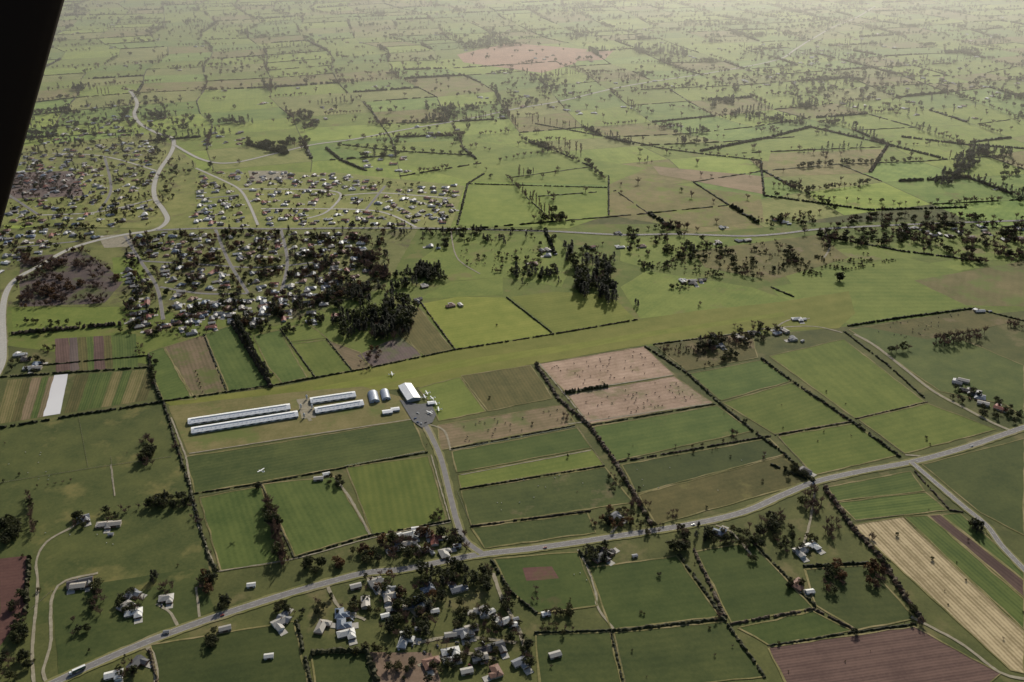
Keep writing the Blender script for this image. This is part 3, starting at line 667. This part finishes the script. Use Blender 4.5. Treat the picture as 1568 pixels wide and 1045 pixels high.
C = [(225,700,12,18,14,'eb',9,14),(260,772,34,10,24,'eep',8,13),(225,680,10,8,6,'b',10,13),(650,840,70,26,34,'eebbrb',7,15),(690,880,45,28,24,'eeppb',9,16),
 (610,900,60,30,24,'ebbrb',7,13),(650,935,50,25,22,'epbb',8,15),(620,965,40,14,16,'eppb',9,14),(735,955,40,30,20,'ebs',5,11),(720,1000,50,25,20,'ebs',5,10),(570,1000,30,10,8,'es',4,9),
 (480,870,14,10,8,'e',9,12),(520,866,12,6,6,'r',7,9),(318,895,12,18,10,'rbe',9,13),(640,1030,60,15,14,'es',5,9),(150,925,10,30,10,'be',8,12),(235,885,5,12,4,'p',10,12),
 (345,930,10,14,8,'ep',7,10),(200,925,20,16,10,'be',7,10),(260,905,14,12,6,'b',8,11),(120,960,20,20,5,'be',6,9),(440,935,30,12,10,'ebs',5,9),(325,980,8,14,8,'e',6,9),
 (940,795,40,16,30,'bers',5,10),(980,775,14,12,8,'b',9,12),(915,850,20,14,16,'ebp',7,11),(1000,812,30,8,10,'bs',4,9),(1040,830,20,20,16,'eeb',8,13),(1075,820,14,10,8,'ep',8,12),
 (1115,825,34,12,20,'ebs',6,10),(1165,815,20,22,14,'ebb',8,13),(1190,800,14,14,10,'eb',8,12),(1215,830,34,20,22,'ebs',5,10),(1245,770,18,22,16,'bbe',10,15),(1275,810,14,18,10,'b',9,13),
 (1215,725,20,10,12,'bse',5,9),(1275,890,16,24,16,'bbre',8,12),(1340,880,14,24,16,'bbr',8,12),(1215,895,14,10,8,'eb',6,9),(1150,850,10,20,8,'eb',7,10),
 (1085,530,16,14,22,'epb',12,18),(1130,520,40,10,30,'bbes',8,14),(1175,505,25,8,14,'be',7,12),(1115,548,14,8,8,'e',8,11),(1495,810,10,12,8,'ep',10,14),(1125,668,8,5,4,'b',8,11),
 (1475,605,24,14,16,'ebs',5,9),(1520,628,30,14,16,'ebs',5,9),(1555,640,14,8,6,'e',7,9),(1550,500,16,12,10,'b',9,13),(590,490,40,30,30,'pep',20,29),(530,500,24,20,14,'pe',14,21),
 (905,425,34,32,28,'ppe',20,31),(930,455,16,14,12,'p',18,28),(40,560,30,14,14,'ebs',5,9),(70,535,14,10,8,'bs',4,8),(215,535,10,10,8,'b',7,11),(235,565,6,30,16,'eb',6,10),(560,560,10,10,4,'b',7,10),(575,545,14,10,8,'br',7,10),
 (515,740,10,12,6,'e',6,9),(397,748,5,5,3,'e',8,10),(270,690,6,12,5,'b',6,10),(300,800,10,10,4,'b',6,9),(120,800,16,10,10,'eb',6,10),(180,790,20,12,8,'eb',6,10),(15,815,18,18,14,'e',8,13),
 (30,950,14,40,20,'eb',7,12),(20,1020,25,22,18,'eb',6,10),(200,1030,20,14,10,'eb',6,10),(860,940,30,8,14,'bs',5,9),(850,965,30,10,10,'sb',4,7),(810,1000,12,25,10,'eb',6,10),(775,930,12,25,10,'eb',6,10),
 (1410,955,5,5,3,'b',9,11),(1100,950,6,6,3,'b',7,9),(1335,825,6,8,4,'b',7,9),(1170,700,4,4,2,'b',6,8),(1060,690,40,8,8,'bs',3,6),(940,740,10,14,8,'bs',5,8),(870,640,8,14,8,'b',5,9),(1030,790,8,8,5,'b',6,9),
 (745,890,10,20,12,'eb',8,12),(820,915,10,16,4,'b',5,8),(1310,970,2,2,1,'e',6,8),(990,940,10,4,2,'s',3,4),(1285,430,3,3,3,'e',14,18),(975,470,4,4,3,'p',12,15),(1250,640,60,40,6,'s',2,4),
 (615,355,16,8,10,'p',11,17),(680,380,10,10,8,'eb',8,12),(1045,440,20,8,10,'be',6,10),(1070,470,4,4,2,'b',8,10),(1055,390,10,16,12,'ep',10,16),(1150,500,30,6,8,'b',6,9),(575,415,10,8,6,'p',9,12),
 (870,385,8,20,10,'p',16,24),(800,395,30,10,10,'be',6,12),(1050,400,8,20,8,'b',8,12),(760,500,3,2,1,'s',3,4),(440,505,14,8,8,'be',7,11),(480,495,10,8,7,'be',7,12),(400,505,16,8,10,'be',6,11),
 (570,850,30,14,14,'ebr',6,11),(700,830,20,12,10,'eb',7,12),(670,790,14,8,5,'bs',5,8),(560,930,26,14,12,'ebs',5,9),(500,930,24,16,10,'ebs',4,9),(790,970,14,20,10,'eb',6,11)]
for c in C: clump(*c)
for k in range(90):
    u = R.uniform(0, 1568); v = R.uniform(600, 1040); 
    if abs(u-470) > 180 and not near_road(G(u, v), 7): T(u, v, R.choice('sssb'), R.uniform(1.5, 5))

# ------------------------------------------------------------------ houses
ROOFS = [simple_mat('roof_%d' % i, c, tuple(x*.8 for x in c), rough=r_, scale=0.8, rnd=.35, spec=.3) for i, (c, r_) in enumerate(
    [((.56,.55,.52), .5), ((.08,.08,.085), .55), ((.18,.185,.20), .5), ((.19,.10,.07), .65), ((.33,.31,.28), .55), ((.10,.13,.18), .55), ((.40,.36,.31), .55), ((.24,.08,.055), .65), ((.07,.06,.06), .55)])]
WALLS = [simple_mat('wall_%d' % i, c, rough=.85, rnd=.2) for i, c in enumerate([(.46,.41,.33), (.30,.17,.12), (.56,.54,.50), (.36,.31,.25), (.40,.26,.18)])]
def gable(b, x0, x1, y0, y1, z, rise, ov, rm, wm, axis='x', hip=0.0):
    if axis == 'y':
        def X(p): return (-(p[1]), p[0], p[2])
        xx0, xx1, yy0, yy1 = y0, y1, -x1, -x0
    else:
        def X(p): return p
        xx0, xx1, yy0, yy1 = x0, x1, y0, y1
    xx0 -= ov; xx1 += ov; yy0 -= ov; yy1 += ov; ym = (yy0+yy1)/2; hp = hip*(yy1-yy0)/2
    A = (xx0,yy0,z); B_ = (xx1,yy0,z); C_ = (xx1,yy1,z); D = (xx0,yy1,z); E = (xx0+hp,ym,z+rise); F_ = (xx1-hp,ym,z+rise)
    b.face([X(A),X(B_),X(F_),X(E)], rm); b.face([X(C_),X(D),X(E),X(F_)], rm)
    b.face([X(B_),X(C_),X(F_)], rm if hip else wm); b.face([X(D),X(A),X(E)], rm if hip else wm); b.face([X(D),X(C_),X(B_),X(A)], wm)
def house_mesh(seed, name='house'):
    r = random.Random(seed); b = MB(); rm = ROOFS[seed % len(ROOFS)]; wm = WALLS[r.randrange(5)]
    w = r.uniform(13, 19); d = r.uniform(7.5, 10); h = 2.7; hip = r.choice((0, 1, 1))
    b.box(-w/2, w/2, -d/2, d/2, 0, h, wm); gable(b, -w/2, w/2, -d/2, d/2, h+.003, d*.24, .6, rm, wm, 'x', hip)
    ww = r.uniform(6, 7.5); wl = r.uniform(4, 7); x0 = r.choice((-w/2+.5, w/2-ww-.5))
    b.box(x0, x0+ww, -d/2-wl, -d/2+.01, 0, h-.05, wm); gable(b, x0, x0+ww, -d/2-wl, 0, h-.045, ww*.24, .5, rm, wm, 'y', hip)
    for sx in (-1, 1):
        for k in range(4):
            x = -w/2+w*(k+.5)/4
            y = sx*(d/2+.02)
            if sx > 0 or not (x0-1 < x < x0+ww+1): b.box(x-.8, x+.8, min(y, y-sx*.05), max(y, y-sx*.05), .9, 2.1, 'glass')
    b.box(x0+.8, x0+ww-.8, -d/2-wl-.04, -d/2-wl+.01, .05, 2.2, r.choice(('white', 'door')))
    xd = x0-1.6 if x0 > -w/2+1 else x0+ww+1.6
    b.box(xd-.5, xd+.5, -d/2-.05, -d/2+.01, .02, 2.1, 'door')
    if r.random() < .6: b.box(w*.2, w*.2+.8, .4, 1.2, h, h+d*.24+1.1, WALLS[1])
    b.box(x0-.5, x0+ww+.5, -d/2-wl-7, -d/2-wl-.05, 0.0, 0.48, 'conc')
    return b.mesh(name)
HM = [house_mesh(i) for i in range(18)]
HV = HM
def shed_mesh(seed, w, d, h, rm, wm, name='shed'):
    b = MB(); b.box(-w/2, w/2, -d/2, d/2, 0, h, wm); gable(b, -w/2, w/2, -d/2, d/2, h+.003, d*.2, .35, rm, wm)
    b.box(-w*.2, w*.2, -d/2-.04, -d/2+.01, .05, h*.85, 'door'); b.box(w*.3, w*.42, -d/2-.04, -d/2+.01, h*.4, h*.75, 'glass')
    return b.mesh(name)
SM = [shed_mesh(1, 9, 6, 2.6, ROOFS[0], WALLS[2]), shed_mesh(2, 12, 7, 3, ROOFS[4], WALLS[3]), shed_mesh(3, 6, 4, 2.3, ROOFS[2], WALLS[0]), shed_mesh(4, 16, 9, 3.6, ROOFS[6], WALLS[3])]
def house(u, v, ang=None, hm=None, sc=1.0):
    a = math.radians(ang) if ang is not None else th0+R.choice((0, 1.571, 3.142, -1.571))+R.uniform(-.25, .25)
    place(HM[hm] if hm is not None else R.choice(HM), 'house', G(u, v), a, sc)
def shed(u, v, k=None, ang=None): place(SM[k] if k is not None else R.choice(SM), 'shed', G(u, v), math.radians(ang) if ang is not None else th0+R.choice((0, 1.57))+R.uniform(-.3, .3))
def road_dir(p):
    best = None; bd = 1e9
    for k in range(len(ROADS)-1):
        d = (ROADS[k]-p).length_squared
        if d < bd: bd = d; best = k
    q = ROADS[best+1]-ROADS[best]
    return math.atan2(q.y, q.x) if q.length < 40 else th0
for p in HPOS:
    place(R.choice(HV), 'house', p, road_dir(p)+R.choice((0, 3.142, 1.571))+R.uniform(-.15, .15), R.uniform(.85, 1.1))
    if R.random() < .2: place(R.choice(SM), 'shed', p+Vector((R.uniform(-6,6), 15, 0)), th0)
for u, v in [(485,185),(655,210),(735,150),(770,180),(845,165),(885,128),(955,165),(1020,130),(1105,350),(1100,372),(1130,370),(1190,338),(1200,342),(905,380),(945,358),(985,378),(1045,432),(1075,430),
             (820,405),(830,385),(840,392),(650,440),(640,460),(660,378),(690,470),(1340,95),(1160,108),(1250,88),(1530,290),(1200,30),(1290,160),(1310,165),(1330,150),(1500,60),(1400,350),(1380,355),(1430,362),(1470,165),
             (905,95),(660,205),(700,200),(610,262),(950,380),(1220,490),(1190,512),(1215,520),(1150,512),(1130,518),(1500,478),(250,500),(230,510),(275,495),(390,492),(430,470),(40,552),(55,560),(30,545),(45,565),(1060,435),
             (575,893),(648,845),(655,905),(700,905),(742,940),(770,955),(690,1000),(660,1015),(760,1030),(612,838),(640,925),(680,850)]:
    house(u, v); 
    if R.random() < .5: shed(u+R.uniform(8, 16), v+R.uniform(-4, 4))
for k in range(75):
    u = R.uniform(60, 1568); v = R.uniform(5, 200); house(u, v)
    if R.random() < .6: house(u+R.uniform(-20, 20), v+R.uniform(-4, 4))
for h_ in [(130,892,20,1),(115,895,20,8),(200,912,70,2),(192,930,60,4),(205,940,20,0),(255,918,15,4),(160,805,10,6),(128,795,30,2),(435,950,160,2),(428,955,40,13),(592,908,100,2),(597,915,10,15),(520,942,100,5),(523,958,100,5),(492,962,80,6),(530,972,20,0),
           (618,985,80,0),(705,970,15,2),(722,965,15,15),(760,992,20,1),(795,1016,30,2),(740,998,20,8),(940,792,40,2),(928,848,130,8),(918,856,40,1),(1100,818,150,5),(1240,838,30,0),(1225,845,20,13),(1228,722,40,17),
           (1465,588,150,2),(1480,600,150,8),(1492,605,150,11),(1500,612,150,5),(1532,628,140,7),(175,1035,20,9),(208,1018,70,1),(1100,530,20,2),(648,818,20,1),(1220,895,40,3),(628,820,20,9),(665,830,100,16)]:
    house(h_[0], h_[1], h_[2], h_[3])
for s in [(685,1013,0,20),(385,898,0,10),(412,1007,0,10),(836,942,0,15),(972,853,2,15),(620,972,0,15),(170,820,2,0),(600,935,1,20),(700,838,0,10),(666,938,0,15),(1240,908,0,10),(500,728,0,20),(488,735,1,10),(175,805,3,10),(255,970,2,10),(120,900,3,10),
          (345,965,1,20),(850,1005,1,20),(640,965,2,0),(560,925,3,100),(1475,585,3,150),(1505,620,3,150),(790,950,2,20),(715,1030,1,15),(735,1010,3,15),(690,975,1,10),(610,822,0,30),(636,812,0,10),(590,945,0,20),(545,900,1,20)]:
    shed(*s)

# ------------------------------------------------------------------ poultry sheds, hangars
M['shedroof'] = simple_mat('white_metal_roof', (.78,.78,.77), (.70,.70,.70), .4, .05)
M['shedwall'] = simple_mat('shed_wall', (.32,.33,.34), (.25,.26,.27), .7, .3)
def long_shed(u0, v0, u1, v1, w, name='poultry_shed'):
    a = G(u0, v0); c = G(u1, v1); L = (c-a).length; b = MB()
    b.box(0, L, -w/2, w/2, 0, 3.2, 'shedwall'); gable(b, 0, L, -w/2, w/2, 3.203, 2.4, .7, 'shedroof', 'shedwall')
    b.box(4, L-4, -.5, .5, 5.4, 6.05, 'steel')
    n = int(L/6)
    for k in range(n):
        for s in (-1, 1): b.box(k*6+1.2, k*6+4.8, s*(w/2)-.05, s*(w/2)+.05, 1.0, 2.5, 'glass' if k % 2 else 'white')
        b.box(k*6+2.6, k*6+3.3, -w*.28, -w*.28+.7, 4.2, 5.2, 'steel')
    b.box(-.05, .02, -2, 2, .05, 2.9, 'door'); b.box(L-.02, L+.05, -2, 2, .05, 2.9, 'white')
    place(b.mesh(name), name, a, math.atan2(c.y-a.y, c.x-a.x))
long_shed(289,648,444,625,15); long_shed(294,662,456,636,15); long_shed(476,616,544,606,15); long_shed(483,631,556,619,15)
def silo(u, v):
    b = MB(); 
    b.cone((0,0,2), (0,0,7), 1.4, 1.4, 12, 'steel'); b.cone((0,0,7), (0,0,8.2), 1.4, .25, 12, 'steel'); b.cone((0,0,.9), (0,0,2), .3, 1.4, 12, 'steel')
    for k in range(4):
        t = k*1.57+.78; b.cone((math.cos(t)*1.3, math.sin(t)*1.3, 0), (math.cos(t)*1.3, math.sin(t)*1.3, 3), .08, .08, 4, 'steel')
    place(b.mesh('feed_silo'), 'feed_silo', G(u, v))
for u, v in ((461,626),(466,640),(470,612),(478,626)): silo(u, v)
def hangar(u, v, L, w, ang, rm='steel', arch=False, h=4.5):
    b = MB()
    if arch:
        rings = []
        for x in (0, L):
            rings.append([Vector((x, -w/2*math.cos(math.pi*k/12), w*.42*math.sin(math.pi*k/12))) for k in range(13)])
        b.loft(rings, rm); b.box(L-.01, L+.12, -w*.33, w*.33, .05, w*.28, 'white'); b.box(-.12, .01, -1.2, 1.2, .05, 2.2, 'door')
        for k in range(1, int(L/5)):
            pts = [Vector((k*5, -(w/2+.08)*math.cos(math.pi*q/12), (w*.42+.08)*math.sin(math.pi*q/12))) for q in range(13)]
            for p, q in zip(pts[:-1], pts[1:]): b.cone(p, q, .09, .09, 4, 'steel')
    else:
        b.box(0, L, -w/2, w/2, 0, h, 'shedwall'); gable(b, 0, L, -w/2, w/2, h+.003, w*.14, .4, rm, 'shedwall')
        for k in range(3): b.box(L-.02, L+.08, -w/2+.8+k*(w-1.6)/3, -w/2+.6+(k+1)*(w-1.6)/3, .05, h*.88, 'white')
        for k in range(int(L/7)): 
            for s in (-1, 1): b.box(k*7+2, k*7+5, s*w/2-.05, s*w/2+.05, h*.5, h*.8, 'glass')
            b.box(k*7+3, k*7+4, -w*.3, w*.3, h+w*.14*.45, h+w*.14*.5, 'steel')
    return place(b.mesh('hangar'), 'hangar', G(u, v), math.radians(ang))
M['bluegrey'] = simple_mat('bluegrey_roof', (.34,.38,.45), (.28,.31,.38), .45, .2)
hangar(574,617,28,15,105,'bluegrey',True); hangar(592,613,26,13,105,'bluegrey',True); hangar(634,615,46,20,113,'shedroof'); 
hangar(586,634,14,9,15,'shedroof',h=3.2); hangar(599,630,12,8,15,'shedroof',h=3.2); hangar(655,620,10,8,15,'steel',h=3.0)

# ------------------------------------------------------------------ aircraft, vehicles, livestock
def ell(x, ry, rz, zc, n=12): return [Vector((x, ry*math.cos(2*math.pi*k/n), zc+rz*math.sin(2*math.pi*k/n))) for k in range(n)]
def plane_mesh():
    b = MB()
    b.loft([ell(3.6,.15,.15,1.25), ell(3.3,.45,.42,1.25), ell(2.2,.55,.55,1.3), ell(1.2,.58,.75,1.5), ell(-.6,.58,.75,1.5), ell(-2,.38,.42,1.45), ell(-4.2,.12,.18,1.6)], 'white')
    b.box(.9,1.5,-.5,.5,1.62,2.12,'glass'); b.box(-.4,.9,-.6,.6,1.6,2.0,'glass')
    for s in (-1, 1):
        b.loft([[Vector((1.1,s*.0,2.2)),Vector((-.5,0,2.2)),Vector((-.5,0,2.3)),Vector((.9,0,2.36))],[Vector((.95,s*5.3,2.35)),Vector((-.15,s*5.3,2.35)),Vector((-.15,s*5.3,2.4)),Vector((.8,s*5.3,2.44))]], 'white')
        b.cone((.6,s*.5,.95),(.5,s*2.6,2.3),.05,.05,5,'white')
        b.loft([[Vector((-3.3,0,1.6)),Vector((-4.3,0,1.6)),Vector((-4.3,0,1.68)),Vector((-3.3,0,1.68))],[Vector((-3.7,s*1.7,1.62)),Vector((-4.3,s*1.7,1.62)),Vector((-4.3,s*1.7,1.67)),Vector((-3.7,s*1.7,1.67))]], 'white')
        b.cone((.2,s*.4,.9),(.1,s*1.1,.3),.06,.05,5,'white'); b.cone((.1,s*1.05,.28),(.1,s*1.2,.28),.28,.28,12,'rubber')
    b.loft([[Vector((-3.1,-.05,1.7)),Vector((-3.1,.05,1.7)),Vector((-4.4,.05,1.6)),Vector((-4.4,-.05,1.6))],[Vector((-4.1,-.03,3.0)),Vector((-4.1,.03,3.0)),Vector((-4.7,.03,3.0)),Vector((-4.7,-.03,3.0))]], 'white')
    b.cone((2.9,0,.9),(3.0,0,.25),.05,.05,5,'white'); b.cone((3,-.06,.25),(3,.06,.25),.22,.22,12,'rubber')
    b.box(3.62,3.68,-.95,.95,1.2,1.3,'rubber'); b.cone((3.6,0,1.25),(3.95,0,1.25),.16,.02,8,'steel')
    return b.mesh('light_aircraft')
PMESH = plane_mesh()
for u, v, a in ((654,604,200),(662,612,210),(668,620,195),(672,629,190),(658,634,230),(650,610,20),(600,575,15)): place(PMESH, 'light_aircraft', G(u, v)+Vector((0,0,.45)), math.radians(a), 1.15)
fl = place(PMESH, 'light_aircraft', G(400,723,45), math.radians(150), 1.1); fl.rotation_euler = (.12, 0, math.radians(150))
def car_mesh(col):
    b = MB()
    def sec(z, x0, x1, w): return [Vector((x0,-w,z)), Vector((x1,-w,z)), Vector((x1,w,z)), Vector((x0,w,z))]
    b.loft([sec(.3,-2.15,2.15,.82), sec(.62,-2.2,2.2,.88), sec(.85,-2.15,2.05,.85)], col)
    b.loft([sec(.852,-1.75,1.0,.8), sec(1.3,-1.3,.4,.64)], 'glass', False); b.loft([sec(1.30,-1.3,.4,.66), sec(1.38,-1.2,.3,.6)], col)
    for x in (-1.35, 1.35):
        for s in (-1, 1): b.cone((x, s*.7, .32), (x, s*.9, .32), .32, .32, 12, 'rubber')
    return b.mesh('parked_car')
CM = [car_mesh(simple_mat('car_paint_%d' % i, c, rough=.3)) for i, c in enumerate([(.7,.7,.7), (.05,.05,.06), (.3,.04,.03), (.35,.37,.4), (.05,.1,.25)])]
for u, v in [(640,648),(645,650),(636,642),(652,648),(640,634),(625,975),(632,990),(650,1000),(610,995),(700,985),(740,985),(200,925),(248,928),(500,960),(540,950),(600,925),(430,962),(1245,830),(1470,595),(1485,612),(950,800),(130,900),(670,990),(720,1020),(1105,822),(930,860)]:
    place(R.choice(CM), 'parked_car', G(u, v)+Vector((0,0,.95 if 600 < v < 660 else .42)), R.random()*6.28)
mp_ = smooth_path(MAIN)
for f in (.2, .37, .5, .62, .86): 
    i = int(f*len(mp_)); p = mp_[i]; q = (mp_[i+1]-p).normalized()
    place(R.choice(CM), 'car', p+Vector((-q.y, q.x, 0))*2+Vector((0,0,.64)), math.atan2(q.y, q.x))
def truck():
    b = MB(); g = simple_mat('truck_green', (.03,.10,.08), rough=.4)
    b.box(-9,3.2,-1.25,1.25,1.2,3.9,g); b.box(-9,3.2,-1.27,1.27,3.903,3.95,'white'); b.box(-9,6.2,-.5,.5,.7,1.15,'rubber')
    b.loft([[Vector((4,-1.2,.6)),Vector((6.6,-1.2,.6)),Vector((6.6,1.2,.6)),Vector((4,1.2,.6))],[Vector((4,-1.2,2)),Vector((6.6,-1.2,2)),Vector((6.6,1.2,2)),Vector((4,1.2,2))],[Vector((4,-1.1,3.2)),Vector((6.0,-1.1,3.2)),Vector((6.0,1.1,3.2)),Vector((4,1.1,3.2))]], 'white')
    b.box(6.3,6.63,-1,1,2.0,2.7,'glass')
    for x in (-8,-6.8,-5.6,1.2,2.4,5.7):
        for s in (-1, 1): b.cone((x,s*.95,.5),(x,s*1.25,.5),.5,.5,12,'rubber')
    return b.mesh('truck')
d = G(90,1042)-G(130,1024); place(truck(), 'truck', G(117,1030)+Vector((0,0,.66)), math.atan2(d.y, d.x))
def cow_mesh():
    V = [(0,0,1.15),(.55,0,1.2),(.95,0,1.35),(1.25,0,1.35),(1.6,0,1.15),(-.6,0,1.2),(.5,.25,.65),(.5,.27,.05),(.5,-.25,.65),(.48,-.27,.05),(-.65,.25,.75),(-.78,.25,.42),(-.7,.25,.05),(-.65,-.25,.75),(-.78,-.25,.42),(-.7,-.25,.05),(-.95,0,1.15),(-1.0,0,.6)]
    E = [(0,1),(1,2),(2,3),(3,4),(0,5),(1,6),(6,7),(1,8),(8,9),(5,10),(10,11),(11,12),(5,13),(13,14),(14,15),(5,16),(16,17)]
    rad = [.42,.38,.22,.17,.1,.36,.13,.06,.13,.06,.17,.09,.06,.17,.09,.06,.08,.03]
    me = bpy.data.meshes.new('cow_skel'); me.from_pydata(V, E, []); o = place(me, 'cow_skel')
    o.modifiers.new('Skin', 'SKIN')
    sv = me.skin_vertices[0].data
    for i, r_ in enumerate(rad): sv[i].radius = (r_*.85, r_)
    sv[0].use_root = True
    o.modifiers.new('Sub', 'SUBSURF').levels = 1
    dg = bpy.context.evaluated_depsgraph_get(); out = bpy.data.meshes.new_from_object(o.evaluated_get(dg)); bpy.data.objects.remove(o)
    return out
cm = cow_mesh(); cms = []
for c in ((.05,.04,.035), (.16,.09,.05), (.6,.57,.5)):
    m2 = cm.copy(); m2.materials.clear(); m2.materials.append(simple_mat('cow_hide', c, (.03,.025,.02) if c[0] < .5 else None, .8, 1.2)); cms.append(m2)
for P, n in (([(840,562),(980,536),(1020,572),(875,596)], 45), ([(880,610),(1025,582),(1080,614),(910,645)], 45), ([(680,655),(860,625),(875,648),(700,680)], 25), ([(1320,500),(1480,480),(1400,520),(1350,515)], 26)):
    for p, _, _ in scatter(P, n, 'x', 0, 1, 5): place(R.choice(cms[:2]), 'cow', p+Vector((0,0,.25)), R.random()*6.28, 1.25)
for P, n in (([(5,690),(70,680),(80,740),(5,745)], 10), ([(740,730),(900,725),(940,760),(760,790)], 12), ([(960,720),(1180,690),(1200,730),(1010,780)], 8), ([(850,870),(910,880),(905,900)], 4), ([(40,800),(120,760),(200,860),(100,860)], 10)):
    for p, _, _ in scatter(P, n, 'x', 0, 1, 5): place(cms[2], 'sheep', p+Vector((0,0,.25)), R.random()*6.28, .8)

# ------------------------------------------------------------------ aircraft wing strut beside the photographer
M['strut'] = simple_mat('strut_paint', (.022,.014,.011), rough=.8, spec=.1)
O = Vector((0,0,H))
A = O+ray(99,0).normalized()*1.15; B_ = O+ray(2,345).normalized()*1.05
ax = (A-B_).normalized(); vd = ((A+B_)/2-O).normalized(); side = ax.cross(vd).normalized()
if side.x > 0: side = -side
cA = A+ax*1.6+side*.13; cB = B_-ax*1.2+side*.13; rings = []
for c in (cB, cA): rings.append([c+side*.13*math.cos(t)+vd*.035*math.sin(t) for t in [2*math.pi*k/28 for k in range(28)]])
b = MB(); b.loft(rings, 'strut', True)
b.cone(cB-ax*.12, cB+ax*.02, .05, .06, 12, 'steel'); b.cone(cA-ax*.02, cA+ax*.12, .06, .05, 12, 'steel')
b.obj('aircraft_wing_strut', True)

# ------------------------------------------------------------------ haze (real volume), light, camera
hz = MB(); hz.box(-14000, 14000, 2000, 22000, 14, 1000, 'white'); ho = hz.obj('haze')
m = bpy.data.materials.new('haze_air'); m.use_nodes = True; nt = m.node_tree; nt.nodes.clear()
out = nt.nodes.new('ShaderNodeOutputMaterial'); vs = nt.nodes.new('ShaderNodeVolumeScatter')
vs.inputs['Color'].default_value = (1, .98, .84, 1); vs.inputs['Density'].default_value = 0.00021; vs.inputs['Anisotropy'].default_value = .68
nt.links.new(vs.outputs[0], out.inputs['Volume']); ho.data.materials.clear(); ho.data.materials.append(m)

az = math.radians(14); el = math.radians(29)
sv = Vector((math.sin(az)*math.cos(el), math.cos(az)*math.cos(el), math.sin(el)))
L = bpy.data.lights.new('sun', 'SUN'); L.energy = 5.0; L.angle = math.radians(.5); L.color = (1, .95, .82)
lo = bpy.data.objects.new('sun', L); lo.rotation_euler = sv.to_track_quat('Z', 'Y').to_euler(); lo.location = (0, 0, 2000); COL.objects.link(lo)
w = bpy.data.worlds.new('World'); scene.world = w; w.use_nodes = True; nt = w.node_tree
sk = nt.nodes.new('ShaderNodeTexSky'); sk.sky_type = 'NISHITA'; sk.sun_disc = False; sk.sun_elevation = el; sk.sun_rotation = az; sk.dust_density = 2.0
nt.links.new(sk.outputs[0], nt.nodes['Background'].inputs['Color']); nt.nodes['Background'].inputs['Strength'].default_value = 0.08
cd = bpy.data.cameras.new('camera'); cam = bpy.data.objects.new('camera', cd); COL.objects.link(cam)
cd.sensor_width = 36; cd.lens = 36*FP/1568; cd.clip_start = .05; cd.clip_end = 90000
cam.location = (0, 0, H); cam.rotation_euler = (math.pi/2-PITCH, 0, 0); scene.camera = cam
scene.view_settings.view_transform = 'Standard'; scene.view_settings.look = 'None'; scene.view_settings.exposure = 0
print('objects', len(bpy.data.objects))
